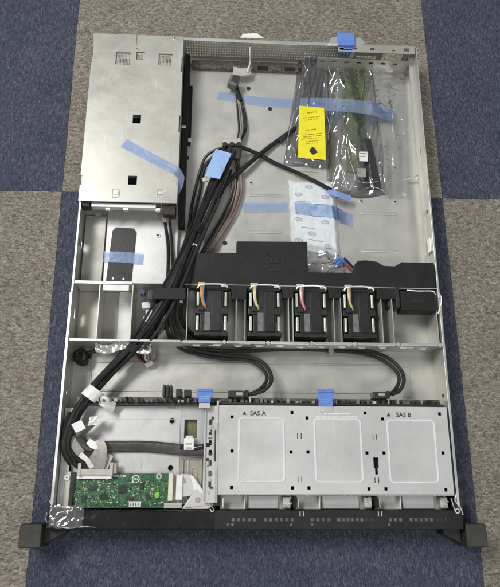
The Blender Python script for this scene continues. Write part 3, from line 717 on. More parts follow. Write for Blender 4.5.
c = at(157, 495, BZ); mb = MB().prism([(c.x+(3+1.1*wob(k*1.3, 4))*math.cos(k*0.45), c.y+(3+1.1*wob(k*1.3, 4))*math.sin(k*0.45)) for k in range(14)], BZ+0.9, BZ+1.3)
mb.build('bright_green_pad', mat('lime_varnish', (0.20, 0.55, 0.08), 0.3, 0, 0.2, 200), pcb)
c = at(135.8, 479, BZ); MB().ring(c, 3.3, 4.2, BZ+0.02, BZ+0.3, 30).build('logo_ring', 'paper', pcb)
text_mb('DELL', (c.x, c.y), 2.4, BZ+0.02, 0.25, bold=0.06).build('logo_lettering', 'paper', pcb, smooth=False)
c = at(159, 476.5, BZ); MB().ring(c, 1.4, 3.2, BZ+0.02, BZ+0.5, 20).build('mounting_pad', 'solder', pcb)
c = at(135, 504, BZ+1); MB().box(c.x-6.5, c.x+6.5, c.y-3, c.y+2.6, BZ+0.9, BZ+1.4).build('paper_label', 'paper', pcb, 0.1)
for k in range(4): MB().box(c.x-5+k*2.6, c.x-4+k*2.6, c.y-2, c.y+1.4, BZ+1.41, BZ+1.5).build('label_print', 'grey_print', pcb)
mk = MB(); c = at(120, 476, BZ)
for k in range(8): mk.box(c.x-7+k*1.7, c.x-6+k*1.7, c.y-0.8, c.y+0.8, BZ+0.02, BZ+0.2)
mk.build('board_print', 'paper', pcb)
q = rect(77, 474, 112, 479, BZ+3); MB().box(*q, BZ+0.1, BZ+5).build('white_socket', 'white', cb, 0.5)
q = rect(168.3, 473.5, 173, 501, BZ+3); MB().box(*q, BZ-4, BZ+5).build('cream_socket', 'cream', cb, 0.5)
q = rect(64, 471.5, 72.6, 509, BZ+3); br = MB().box(*q, BZ-5, BZ+4).build('side_bracket', 'steel_dull', cb, 0.5)
br2 = MB().box(q[1]-3.2, q[1]+0.2, q[2], q[3], BZ+4.02, BZ+4.5).build('bracket_edge', 'black', br)
c = at(67, 477.5, BZ+4.5); MB().cyl(c, 3.0, BZ+4.02, BZ+5.6, 20).ring(c, 0.01, 1.0, BZ+5.6, BZ+5.8, 10, 1).build('screw_head', ['white', 'grey_print'], br, 0.3)
for py in (503, 507):
    pass
q = rect(164, 503, 182, 508.5, BZ); MB().box(*q, BZ-3, BZ+2).build('end_stop', 'steel', cb, 0.4)

# ------------------------------------------------------------------ air shroud
SZ = 41.0
sp = [(187, 253), (236.5, 252.5), (236.5, 241), (307.5, 241.5), (308, 272), (353.5, 272.5), (354.5, 264.5), (358, 260.5), (366, 260), (377, 261.5), (384, 265.5), (395, 266), (402, 262), (434, 262.5), (437, 291), (399, 290), (399, 299), (377, 299), (377, 290), (342, 289), (341, 298), (329, 298), (328, 289), (294, 289), (293.5, 298), (283, 298), (282, 289), (247, 289), (246, 299.5), (232, 299.5), (231, 289), (193, 288), (184, 288), (184, 270)]
SC = 41.0
sh = thing('air_shroud', at(310, 270, 2), 'wide matt black plastic air shroud with round raised emblem, spanning behind the four fans', 'air shroud')
poly = [(p.x, min(p.y, 999)) for p in [at(a, b, SC) for a, b in sp]]
poly = [(min(x, 431.5), y) for x, y in poly]
body = MB().prism(poly, 30, SC).build('shroud_body', 'shroud', sh, 1.0)
# skirts below the top
MB().box(poly[0][0]+2, 430, 250.2, 252.5, 4, 29.9).build('skirt', 'shroud', body)
c = at(273.5, 261, SC)
MB().ring(c, 12.2, 13.4, SC+0.02, SC+0.6, 48).build('logo_ring', 'black', body)
text_mb('DELL', (c.x, c.y), 8.6, SC+0.05, 0.6, bold=0.25).build('logo_lettering', 'black', body, smooth=False)
c = at(219, 260.5, SC); mb = MB(); mb.prism([(c.x-11, c.y), (c.x-7.5, c.y+1.6), (c.x-7.5, c.y-1.6)], SC+0.02, SC+0.4)
for k in range(9): mb.box(c.x-5+k*1.9, c.x-4+k*1.9, c.y-0.7, c.y+0.8, SC+0.02, SC+0.35)
mb.build('moulded_marks', 'black', body)
for (px, py) in ((224, 284), (270, 284), (318, 284), (366, 287), (358, 262), (402, 263.5), (239, 296), (288, 294)):
    c = at(px, py, SC); MB().cyl(c, 1.6, SC+0.02, SC+0.9, 12).build('moulded_pip', 'black', body, 0.3)
r = rect(401, 291, 436, 310.5, 44); r = (r[0], min(r[1], 431.5), r[2], r[3])
eb = MB().box(*r, 24, 44).build('end_box', 'shroud', sh, 1.0)
cx, cy = (r[0]+r[1])/2, (r[2]+r[3])/2
mk = MB()
for k, w in enumerate((1.2, 2.6, 2.0, 2.4, 2.2, 2.8)): mk.box(cx-10+k*3.5, cx-10+k*3.5+w, cy-2.2, cy+0.6, 44.02, 44.35)
mk.build('moulded_marks', 'black', eb)
MB().tube([(r[0]+8, r[3]+0.5, 44.5), (cx, r[3]-0.3, 45), (r[1]-4, r[3]-0.2, 44.8), (r[1], r[3]-4, 44)], 0.7, 8, 5).build('wire_clip', 'bright', eb)
MB().box(r[0]-5.5, r[0]-0.5, r[2]+4, r[3]+6, 20, 42).build('side_post', 'black', eb, 0.8)

# ------------------------------------------------------------------ cooling fans
def make_fan():
    t = thing('cooling_fan', (163, 217, 2), 'x', 'fan', 'cooling fans standing in the fan wall')
    cx, cy = 163.0, 217.0; hw = 19.5
    mb = MB()
    for y0, y1 in ((186.5, 191.5), (213, 221), (242, 247)): mb.box(cx-hw, cx+hw, y0, y1, 2.2, 40)
    mb.box(cx-13.5, cx+13.5, 191.5, 213, 3, 39.5); mb.box(cx-13.5, cx+13.5, 221, 242, 3, 39.5)
    mb.box(cx-hw, cx-hw+2.2, 221, 242, 2.2, 30); mb.box(cx+hw-2.2, cx+hw, 221, 242, 2.2, 30)
    mb.build('housing', 'fan', t, 0.8)
    for y0, y1 in ((192, 212.6), (221.4, 241.6)):
        for sx in (-1, 1):
            x = cx+sx*16.3
            MB().box(x-1.5, x+1.5, y0+1.5, y1-1.5, 30, 38.6).build('corner_pin', 'solder', t, 0.7)
    for y0, y1 in ((188, 189), (243.4, 244.4)):
        MB().box(cx-12, cx+12, y0, y1, 40.02, 40.5).build('grille_line', 'black', t)
    MB().box(cx-8.2, cx-1.5, 193, 214.8, 40.02, 40.35).build('fan_label', 'fan_label', t)
    MB().box(cx-1, cx+11, 192.5, 241, 39.52, 41).build('top_rib', 'fan', t, 0.6)
    MB().tube([(cx-17, 244, 41), (cx-14, 247.5, 42), (cx-2, 248.6, 42.5), (cx+10, 248.4, 42.5), (cx+17, 247, 42), (cx+18, 244, 41)], 1.1, 8, 5).build('wire_clip', 'bright', t)
    MB().box(cx+11, cx+17, 245.5, 249.5, 40.4, 42).build('clip_end', 'bright', t, 0.4)
    return t
def wires(t, x, cols):
    for k, c_ in enumerate(cols):
        o = 1.5*k
        MB().tube([(x-14+o, 249, 38), (x-13.5+o, 246, 43), (x-13.5+o*0.8, 238, 44+0.6*k), (x-12+o*0.6, 228, 43), (x-9+o*0.5, 221, 41), (x-8+o*0.4, 217, 36)], 0.75, 7, 5).build('fan_wire', c_, t)
    MB().box(x-17, x-8, 247.5, 250.5, 38, 43).build('wire_plug', 'ivory' if cols[0] != 'wire_orange' else 'wire_yellow', t, 0.6)
    MB().box(x-16, x-9, 216, 222, 40.1, 43).build('wire_guide', 'black', t, 0.8)
fan0 = make_fan(); parts0 = list(fan0.children)
flabels = ['leftmost black fan with orange and blue wires, beside the cable bundle',
           'black fan with pale yellow wires, second from left, below the round emblem',
           'black fan with red and white wires, third from left in the fan wall',
           'rightmost black fan with yellow and dark wires, next to the empty bay']
fx = [163.0, 225.0, 279.7, 337.0]
fcols = [['wire_orange', 'wire_orange', 'wire_orange', 'wire_blue'], ['wire_white', 'wire_yellow', 'wire_yellow'], ['wire_red', 'wire_white', 'wire_pink', 'wire_red'], ['wire_yellow', 'wire_yellow', 'wire_pink', 'wire_black']]
for i, x in enumerate(fx):
    if i == 0: t = fan0
    else:
        t = fan0.copy(); COL.objects.link(t)
        for c_ in parts0:
            d = c_.copy(); COL.objects.link(d); d.parent = t
    t.location.x = x*MM; t['label'] = flabels[i]
for i, x in enumerate(fx):
    pass
bpy.context.view_layer.update()
fans = [o for o in COL.objects if o.name.startswith('cooling_fan')]
fans.sort(key=lambda o: o.location.x)
for i, t in enumerate(fans): wires(t, fx[i], fcols[i])

# ------------------------------------------------------------------ cables
def cable(pts, r, m, name, parent=None, label=None, cat=None, group=None, **k):
    o = MB().tube(path(pts), r, **k).build(name, m, parent)
    if label: tag(o, label, cat, group)
    return o
# main harness
hn = thing('cable_harness', at(165, 300, 2), 'thick black wrapped cable harness running from the blue tag down to the front left corner', 'cable harness')
hp = [(232, 150, 22), (224, 170, 24), (213, 196, 26), (200, 225, 30), (188, 252, 42), (177, 276, 50), (165, 300, 50), (152, 322, 47), (137, 344, 36), (115, 366, 28), (96, 386, 28), (80, 407, 34), (71, 424, 40), (66, 440, 38), (67, 452, 36), (73, 462, 31)]
def shifted(pts, d, dz=0, ph=0.0, amp=0.0):
    out = []
    for i, (a, b, c) in enumerate(pts):
        q, r_ = pts[max(0, i-1)], pts[min(len(pts)-1, i+1)]; tx, ty = r_[0]-q[0], r_[1]-q[1]; l = math.hypot(tx, ty)
        dd = d+amp*math.sin(i*0.9+ph); out.append((a+ty/l*-dd, b+tx/l*dd, c+dz))
    return out
MB().tube(path(shifted(hp, 1.9, 0, 0, 0.8)), 3.7, 14, 8, flat=(3.7, 3.5), rfun=lambda L: 1.0+0.07*wob(L*0.08)+0.03*wob(L*0.4)).build('wrapped_sleeve', 'tapewrap', hn)
MB().tube(path(shifted(hp, -2.8, -1, 1.5, 0.8)), 3.2, 14, 8, flat=(3.2, 3.1), rfun=lambda L: 1.0+0.07*wob(L*0.09, 5)).build('wrapped_sleeve', 'tapewrap', hn)
MB().tube(path(shifted(hp[1:11], 0.5, 4.2, 0.5, 2.6)), 1.7, 9, 8).build('strand', 'wire_black', hn)
MB().tube(path(shifted(hp[:9], 6.8, 2.0, 2.5, 1.6)), 1.5, 9, 8).build('strand', 'wire_black', hn)
MB().tube(path(shifted(hp[2:9], -8.0, 1.0, 0.5, 1.6)), 1.9, 9, 8).build('strand', 'braid', hn)
for pts, rr, mm_ in (([(228, 152, 20), (223, 180, 14), (214, 206, 12), (203, 236, 18), (190, 264, 32), (178, 290, 40)], 2.4, 'wire_black'), ([(238, 158, 16), (237, 180, 10), (227, 208, 9), (213, 234, 12), (198, 258, 24), (184, 280, 36)], 2.0, 'wire_black'),
        ([(222, 156, 16), (210, 182, 9), (200, 210, 8), (190, 240, 14), (180, 268, 30), (168, 294, 44), (150, 318, 34), (146, 336, 22)], 1.8, 'braid'), ([(168, 292, 46), (160, 316, 36), (156, 334, 22), (150, 346, 16)], 2.2, 'wire_black'), ([(176, 280, 44), (166, 305, 38), (148, 330, 40), (128, 352, 36), (104, 376, 34), (84, 402, 40), (70, 430, 42)], 1.5, 'wire_black')):
    MB().tube(path(pts), rr, 9, 8).build('strand', mm_, hn)
for i_ in (3, 8, 10):
    a, b, c = hp[i_]; a2, b2, c2 = hp[i_+1]
    MB().tube(path([(a, b, c), (a+(a2-a)*0.3, b+(b2-b)*0.3, c+(c2-c)*0.3)]), 6, 14, 1, flat=(6.6, 5.0)).build('tape_band', 'tapewrap', hn)
hp2 = [(218, 178, 12), (206, 205, 14), (190, 238, 20), (174, 272, 36), (160, 300, 42), (148, 326, 36), (132, 350, 26), (110, 371, 24), (91, 395, 27), (76, 418, 34), (68, 440, 36)]
MB().tube(path(hp2), 3, 12, 8, flat=(3.0, 2.8), rfun=lambda L: 1+0.06*wob(L*0.1)).build('wrapped_sleeve', 'tapewrap', hn)
for k, (dx, m_) in enumerate(((-9, 'wire_black'), (-11.5, 'wire_black'), (8, 'wire_black'), (10.5, 'wire_grey'), (12.5, 'wire_black'))):
    pts = [(a+dx*0.55+random.uniform(-1, 1), b, max(5, c*0.55)) for a, b, c in hp[1:10]]
    if k == 0: pts = [(232, 146, 18), (216, 150, 14), (205, 158, 8), (198, 178, 5), (192, 205, 6), (187, 235, 10)]+pts[4:]
    if k == 1: pts = [(228, 150, 16), (214, 156, 12), (204, 170, 7), (200, 190, 6), (194, 215, 8)]+pts[3:]
    MB().tube(path(pts), 1.9, 9, 6).build('strand', m_, hn)
# front end: strands curling round to the ribbon
for k, pts in enumerate(([(70, 412, 36), (64, 428, 36), (63, 442, 34), (68, 455, 32), (76, 464, 30), (84, 471, 30)], [(73, 416, 38), (68, 432, 38), (68, 444, 36), (74, 455, 34), (82, 462, 32), (88, 470, 30)], [(62, 400, 30), (61, 425, 28), (63, 448, 28), (72, 462, 28), (80, 470, 28)])):
    MB().tube(path(pts), 2.4-0.4*k, 9, 7).build('strand', 'wire_black', hn)
wl_ = MB().sheet(lambda u, v: (lambda p: (p.x, p.y, 36+4.5*math.sin(math.pi*min(1, max(0, u)))**0.6))(at(90+u*13-v*9, 384+u*9.5+v*9, 36)), 14, 8, 8)
wl_.build('white_wrap_label', 'white', hn)
def flag(u, v):
    p = at(102+u*14-v*4, 394+u*9+v*10, 34); return (p.x, p.y, 33+2*math.sin(u*4)+1.5*math.sin(v*5+u*2))
MB().sheet(flag, 12, 10, 0.5).build('label_flag', 'flex', hn)
MB().sheet(lambda u, v: (lambda p: (p.x, p.y, 47+0.6*wob(u*4, v*4)))(at(71.5+u*10+v*4.5, 424.5+v*8.5-u*4.5, 46)), 6, 6, 1.2).build('white_wrap_label', 'white', hn)
# stub connector beside it
MB().obox((*at(90, 425, 36)[:2], 33), 24, 7, 5, 0.75).build('stub_plug', 'fan_label', hn, 0.8)
MB().sheet(lambda u, v: (lambda p: (p.x, p.y, 39+1.2*wob(u*4, v*4)))(at(90+u*13-v*2, 417+v*9-u*2, 38)), 10, 8, 0.4).build('label_flag', 'flex', hn)
# black strap clip across the harness
r = rect(153, 287.5, 185.5, 299.5, 56)
cp = MB().box(r[0], r[1], r[2], r[3], 54, 57).box(r[0], r[0]+3, r[2], r[3], 40, 54).box(r[1]-3, r[1], r[2], r[3], 40, 54).build('clip_strap', 'shroud', hn, 0.8)
MB().box(r[0]-7, r[0]-0.5, r[2]+1, r[3]-1, 38, 50).build('clip_foot', 'chip', cp, 1.0)
c = at(143, 293, 46); MB().cyl(c, 3.2, 40, 50.5, 14).build('clip_pin', mat('violet_blue_cap', (0.05, 0.05, 0.12), 0.4), cp, 0.5)
c = at(181.5, 301.5, 44); MB().box(c.x-2, c.x+2, c.y-1.5, c.y+1.5, 42, 46).build('clip_nub', 'white', cp, 0.6)

# upper power cable with grey plug near the rear wall
uc = thing('power_cable', at(240, 110, 2), 'grey wired cable with pale plug lying near the perforated rear wall', 'cable')
for k in range(5):
    o = (k-2)*1.5
    MB().tube(path([(235+o*0.4, 82, 12), (237.5+o*0.6, 92, 9), (240+o, 104, 6), (242+o*1.3, 118, 6+k % 2), (242.5+o*1.2, 130, 8), (238+o*0.5, 143, 14), (234+o*0.5, 152, 16)]), 1.15, 8, 6).build('wire', ['wire_black', 'wire_grey', 'wire_grey', 'wire_black', 'wire_black'][k], uc)
MB().tube(path([(235.5, 84, 11), (238, 94, 9), (240.5, 101, 7)]), 2.8, 10, 6).build('sleeve', 'wire_black', uc)
c = at(233.5, 80, 20); MB().obox((c.x, c.y, 14), 13, 15, 12, -0.35).build('plug', 'fan_label', uc, 1.2)
MB().obox((c.x+2.5, c.y+2, 20.4), 9, 11, 1, -0.35).build('plug_face', 'chip', uc, 0.4)
MB().sheet(lambda u, v: (lambda p: (p.x, p.y, 16+1.5*wob(u*4, v*3, 2)-3*u))(at(233.5+u*18-v*1, 67.5+v*7.5-u*1.5+1.5*math.sin(u*3), 14)), 14, 8, 1.5).build('white_wrap', 'ivory', uc)
MB().tube(path([(250, 47, 38), (250, 55, 30), (250, 63, 18), (247, 72, 16)]), 0.95, 8, 6).build('tie_strap', 'white', uc)

# lower plug with blue tag and brown wires
tg = thing('tagged_cable', at(230, 150, 2), 'brown and black wires with black plug and pale blue tag hanging over them', 'cable')
c = at(232, 141, 22); MB().obox((c.x, c.y, 17), 24, 8, 10, 0.12).build('white_plug', 'ivory', tg, 1.2)
for px in (225, 232, 239):
    c = at(px, 143.5, 24); MB().cyl(c, 3.4, 12, 23.4, 14).build('plug_boot', 'black', tg, 0.9)
MB().obox((*at(234, 152, 20)[:2], 16), 19, 17, 9, -0.2).build('plug_body', 'chip', tg, 2)
tq = [at(204.5, 175.7, 34), at(219.9, 178.7, 34), at(231.5, 153.6, 34), at(215.8, 148.7, 34)]
def tagf(u, v):
    a = tq[0].lerp(tq[1], u); b = tq[3].lerp(tq[2], u); p = a.lerp(b, v); return (p.x, p.y, 33+1.2*math.sin(v*2.6)+0.5*u)
MB().sheet(tagf, 10, 14, 0.5).build('blue_tag', 'bluetag', tg)
c = at(221, 166, 35); mk = MB()
for k in range(3): mk.obox((c.x+k*1.2, c.y-k*3.0, 34.7), 4, 0.7, 0.12, -0.2)
mk.build('tag_print', 'print_blue', tg)
c = at(205, 179, 30); MB().obox((c.x, c.y, 28), 7, 6, 4, 0.4).build('tag_clip', 'ivory', tg, 0.8)
for k, m_ in enumerate(('wire_pink', 'wire_brown', 'wire_grey', 'wire_black', 'wire_pink', 'wire_brown', 'wire_grey', 'wire_brown')):
    o = k*1.45
    MB().tube(path([(233+o*0.4, 158, 14), (233+o*0.75, 172, 11), (232+o*0.95, 190, 8+(k % 3)), (226+o*0.95, 210, 7+(k % 2)*2), (217+o*0.9, 228, 8), (207+o*0.8, 244, 12), (196+o*0.6, 262, 18), (186+o*0.5, 285, 22), (178+o*0.5, 315, 20), (170+o*0.3, 345, 14)][:9 if k > 3 else 10]), 1.15, 8, 6).build('wire', m_, tg)
# bare wire ends below the fan wall
be = thing('loose_wire_ends', at(152, 355, 2), 'short red, black and white wire ends with clear plug, below the fan wall', 'wires')
for k, m_ in enumerate(('wire_red', 'wire_black', 'wire_black', 'wire_white', 'wire_pink', 'wire_grey')):
    MB().tube(path([(150+k*1.6, 336, 14), (144+k*1.8, 345, 14), (138+k*2.6, 350+k, 11), (136+k*3.2, 356+k*1.1, 9), (144+k*2, 362+(k % 3), 7)]), 1.2, 8, 6).build('wire', m_, be)
c = at(149, 364, 8); MB().obox((c.x, c.y, 8), 10, 6, 5, 0.5).build('clear_plug', 'flex', be, 0.8)
c = at(152, 360, 8); MB().tube(path([(146, 352, 10), (156, 350, 10), (158, 358, 9), (151, 366, 9)]), 1.5, 8, 6).build('wire', 'wire_pink', be)
# white plugs beside the harness under the clip
wp = thing('white_plug', at(148, 310, 2), 'small white plugs tucked left of the black harness under its strap', 'plug')
for (px, py, w, d, a_) in ((146, 305, 10, 8, 0.2), (149, 313, 8, 9, 0.1), (146, 319, 7, 7, -0.2)):
    c = at(px, py, 30); MB().obox((c.x, c.y, 27), w, d, 7, a_).build('plug_shell', 'white', wp, 0.9)
MB().tube(path([(146, 320, 26), (143, 332, 20), (146, 345, 16)]), 2.2, 8, 5).build('plug_lead', 'wire_white', wp)
w2 = MB().obox((*at(194, 247, 40)[:2], 38), 7, 9, 5, -0.4).build('white_plug', 'white', None, 1.0)
tag(w2, 'single white plug lying between black cables above the air shroud', 'plug')

# black bundle that crosses the rear bay: two leads in an X
cable([(241, 147, 14), (258, 154, 7), (275, 163, 6), (300, 174, 8), (322, 185, 14), (337, 193, 14), (350, 199, 10)], 2.6, 'wire_black', 'black_lead', None, 'black lead crossing rightwards, its end taped down in blue below the bags', 'cable', seg=10, sub=8)
cable([(296, 128, 5), (283, 137, 5), (268, 148, 7), (252, 161, 11), (238, 173, 12), (226, 184, 12), (214, 204, 12), (203, 228, 14), (194, 248, 22)], 3.1, 'wire_black', 'black_lead', None, 'black lead running from the yellow labelled bag down left under the harness', 'cable', seg=10, sub=8)
mb = MB(); c = at(282, 139, 6)
mb.obox((c.x, c.y, 6.5), 12, 6, 6, 0.85); x = mb.build('lead_plug', 'black', None, 1); tag(x, 'small black plug on the lead beside the yellow labelled bag', 'plug')

# cable pair running down beside the supply deck
sc = thing('side_leads', at(170, 250, 2), 'pair of thin black leads running down between supply deck and harness', 'cable')
MB().tube(path([(163, 208, 30), (165, 222, 22), (168, 245, 16), (168, 270, 22), (166, 292, 32), (160, 310, 28)]), 2.2, 9, 7).build('lead', 'wire_black', sc)
MB().tube(path([(167, 207, 26), (170, 225, 18), (172, 250, 14), (172, 275, 22), (170, 300, 28), (165, 330, 18)]), 1.8, 9, 7).build('lead', 'wire_black', sc)
for k, m_ in enumerate(('wire_pink', 'wire_grey', 'wire_brown')):
    MB().tube(path([(161+k*3, 200, 36), (162+k*3, 210, 32), (164+k*2, 222, 26)]), 1.3, 8, 5).build('lead', m_, sc)

# braided data cables
def braided(ptsets, label, end, endang):
    t = thing('data_cable', at(*end, 2), label, 'cable', 'braided data cables')
    for pts in ptsets: MB().tube(path(pts), 2.25, 12, 8).build('braided_sleeve', 'braid', t)
    c = at(end[0], end[1], 40)
    MB().obox((c.x, c.y, 37), 15, 7.5, 9, endang).build('plug', 'chip', t, 0.9)
    MB().obox((c.x+1.5, c.y+0.5, 42), 7, 3.5, 1.2, endang).build('plug_tab', 'steel_dull', t, 0.3)
    MB().obox((c.x+9.5, c.y+1.0, 37), 5, 8.2, 7.5, endang).build('boot', 'black', t, 1)
    return t
braided([[(183, 268, 34), (175, 290, 38), (170, 312, 34), (172, 330, 26), (182, 343, 18), (200, 351, 14), (225, 355, 12), (247, 357, 12), (262, 362, 16), (270, 372, 22), (271, 382, 28), (264, 390, 34), (252, 394.5, 36)],
         [(180, 275, 30), (172, 295, 32), (167, 318, 28), (169, 336, 20), (180, 348, 13), (200, 355, 10), (225, 359, 9), (246, 360, 9), (258, 365, 12), (266, 374, 18), (266, 382, 25), (259, 390, 32), (248, 395, 36)]],
        'braided black cable curling to the backplane plug beside the left blue latch', (238, 394.5), 0.0)
t2 = braided([[(190, 262, 36), (181, 288, 40), (177, 308, 36), (179, 324, 28), (190, 337, 22), (206, 344, 18), (240, 346, 16), (290, 346, 14), (340, 348, 14), (368, 351, 14), (388, 358, 16), (400, 369, 20), (404, 380, 26), (400, 390, 32), (392, 394.5, 36)],
         [(187, 268, 32), (179, 292, 34), (174, 312, 30), (176, 329, 22), (188, 341, 16), (206, 349, 13), (240, 351, 12), (290, 349.5, 11), (340, 351, 11), (366, 354.5, 11), (384, 361, 13), (396, 371, 18), (399, 381, 24), (394, 391, 31), (386, 395.5, 36)]],
        'long braided black cable running right under the fans to the backplane at far right', (380, 395.3), 0.0)
c = at(331, 349, 16); MB().obox((c.x, c.y, 13), 6, 12, 9, 0).build('cable_tie', 'steel_dull', t2, 0.8)
# two further inner strands hugging the bend
x = cable([(192, 268, 26), (184, 294, 26), (181, 312, 22), (184, 325, 16), (195, 336, 12), (212, 342, 10), (232, 346, 10), (252, 349, 9)], 2.3, 'braid', 'sleeve_cable', None, 'thin inner sleeved cable hugging the bend below the leftmost fan', 'cable', seg=10, sub=8)

# flat black cable across the tray
fc = thing('flat_cable', at(150, 447, TZ), 'flat black cable crossing the front tray under a white clip', 'cable')
MB().tube(path([(76, 440, 34), (88, 446, 28), (104, 446.5, 24), (140, 446.5, 23), (165, 448, 24), (184, 450, 25), (200, 450, 28), (211, 447, 32), (219, 444, 37)]), 5, 14, 8, flat=(6.2, 1.6), rfun=lambda L: 1+0.04*wob(L*0.08)).build('flat_sleeve', 'flatcable', fc)
MB().tube(path([(180, 447, 27), (195, 448, 29), (212, 444, 36)]), 5, 12, 6, flat=(2.5, 0.9)).build('inner_strand', 'gloss_black', fc)
c = at(189, 443.5, 30); ck = MB(); ck.box(c.x-5.5, c.x+5.5, c.y-7, c.y+6, 28.5, 30); ck.box(c.x-4, c.x+4, c.y+6, c.y+8.5, 20.2, 30)
ck = ck.build('white_clip', 'white', fc, 0.6)
MB().box(c.x-3.4, c.x+3.4, c.y-5.4, c.y-4.4, 30.02, 30.5).box(c.x-3.4, c.x+3.4, c.y-1, c.y, 30.02, 30.5).build('clip_groove', 'grey_print', ck)
c = at(218, 443, 40); MB().obox((c.x, c.y, 38.5), 7, 18, 6, 0.05).build('end_plug', 'chip', fc, 0.9)
# grey ribbon folded into the board socket
rbn = thing('ribbon_cable', at(97, 465, TZ), 'grey folded ribbon cable entering the white socket of the green board', 'cable')
def strip(pts, w, mats, name, parent, th=0.5, n=None):
    P = path(pts); mb = MB(); m_ = len(P)-1
    def fn(u, v):
        s_ = v*m_; i = min(int(s_), m_-1); f = s_-i; p = P[i].lerp(P[i+1], f)
        d = (P[min(i+1, m_)]-P[i]); d.z = 0; side = Vector((d.y, -d.x, 0)).normalized()
        ww = w if not isinstance(w, (list, tuple)) else w[i]+(w[i+1]-w[i])*f
        q = p+side*(u-0.5)*ww; return (q.x, q.y, p.z+0.25*wob(u*3, v*8, 5))
    mb.sheet(fn, 6, m_*6, th); return mb.build(name, mats, parent)
strip([(98, 440, 33), (101, 450, 34), (99, 458, 34), (95, 466, 31), (94.5, 471, 30)], [11, 14, 17, 22, 26], 'ribbon', 'ribbon', rbn)
strip([(72, 437, 35), (75, 446, 35), (80, 454, 34)], [5, 9, 11], 'ribbon', 'ribbon', rbn)
strip([(80, 454, 34), (88, 461, 34), (92, 468, 31)], [6, 5, 5], 'wire_white', 'ribbon', rbn)
strip([(111, 455, 30), (107, 462, 30), (104, 470, 30)], [6, 7, 6], 'steel_dull', 'ribbon', rbn)
strip([(88, 441, 33), (93, 445, 34), (97, 449, 34)], [6, 8, 3], 'white', 'ribbon', rbn)
q = rect(79, 469, 111, 475, BZ+8)
hd = MB().box(*q, BZ+5.1, BZ+8.5).box(q[0]-1.5, q[0]+2, q[2]-1, q[3]+6, BZ+3, BZ+9).box(q[1]-2, q[1]+2, q[2]-1, q[3]+7, BZ+3, BZ+9).build('ribbon_plug', 'ivory', rbn, 0.6)
q = rect(111.5, 463, 117, 474, BZ+6); MB().box(*q, BZ+2, BZ+7).build('plug_catch', 'ribbed', rbn, 0.6)
# white flex film on the ribbed plate
fx_ = thing('flex_film', at(197, 492, TZ), 'translucent white plastic flex folded to a triangle over the tan ribbed plate', 'flex film')
MB().prism([(p.x, p.y) for p in path([(181, 474, 30), (190, 474.5, 30), (198, 488, 30), (190, 496, 30), (180, 497, 30)])], 28.5, 29.2).build('film_fold', 'flex', fx_)
MB().prism([(p.x, p.y) for p in path([(190, 475, 32), (193, 476, 32), (213.5, 505, 32), (208, 509, 32), (182, 509, 32), (194, 491, 32)])], 30, 30.8).build('film_fold', 'white', fx_, 0.2)
MB().prism([(p.x, p.y) for p in path([(196, 489, 33), (212, 505, 33), (184, 508, 33)])], 31.2, 31.8).build('film_fold', 'flex', fx_)
q = rect(176, 475, 182.5, 500, 31); MB().box(*q, 27, 31.5).build('pale_bar', 'bluetag' if False else 'white', fx_, 0.6)
c = at(197.5, 500, 34); MB().ring(c, 1.3, 2.6, 31.9, 32.6, 18).build('eyelet', 'ribbed', fx_)
c = at(183.5, 480.5, 34); MB().ring(c, 1.0, 2.4, 29.3, 30, 18).build('eyelet', 'ribbed', fx_)
mb = MB(); c = at(213, 508, 42); x = MB().tube(path([(208, 503, 34), (211, 506, 38), (214, 510, 43), (212, 512, 44), (210, 509, 43)]), 0.7, 6, 5).build('eyelet_wire', 'bright', fx_)

# ------------------------------------------------------------------ black mylar flap and blue tape
mp = [(112.5, 231), (116, 227.5), (134, 228.5), (136.5, 232.5), (131, 284), (105.8, 282)]
mf = MB().prism([(p.x, p.y) for p in [at(a, b, 10) for a, b in mp]], 9.7, 10.8).build('black_flap', 'card', None, 0.3)
tag(mf, 'black insulating flap with clipped corners on the pale supply deck', 'flap')
mf_c = [at(113, 278.5, 11), at(123.5, 279, 11)]
for c in mf_c: MB().ring(c, 0.5, 1.3, 10.85, 11.2, 12).build('eyelet', 'bright', mf)
def tape(pts, w, label, m='tape', th=0.15):
    o = strip(pts, w, m, 'tape_strip', None, th); tag(o, label, 'tape', 'blue film tape strips'); return o
tape([(101, 256.5, 11.6), (122, 257, 11.8), (143, 259, 11.2)], 14, 'pale blue tape strip across the black flap')
tape([(123.5, 142.5, 44.6), (137, 150, 44.5), (152, 158, 44.5), (168, 166, 44.6), (176, 170, 45.5), (180.5, 177, 43), (180, 185, 38), (177.5, 194, 34)], [13, 12.5, 12, 11.5, 11, 10, 8, 4], 'blue tape strip peeling over the edge of the power cage cover', 'tape')
tape([(218, 95, 2.4), (240, 99, 2.5), (265, 102, 2.5), (300, 104, 2.6)], [13, 13, 15, 14], 'blue tape strip on the bare floor left of the clear bags', 'tape_faint')
tape([(243, 207, 3.9), (262, 207, 3.9), (287.5, 206.5, 3.9)], [14, 14, 13], 'wide pale blue tape strip on the floor left of the white packet', 'tape_faint')

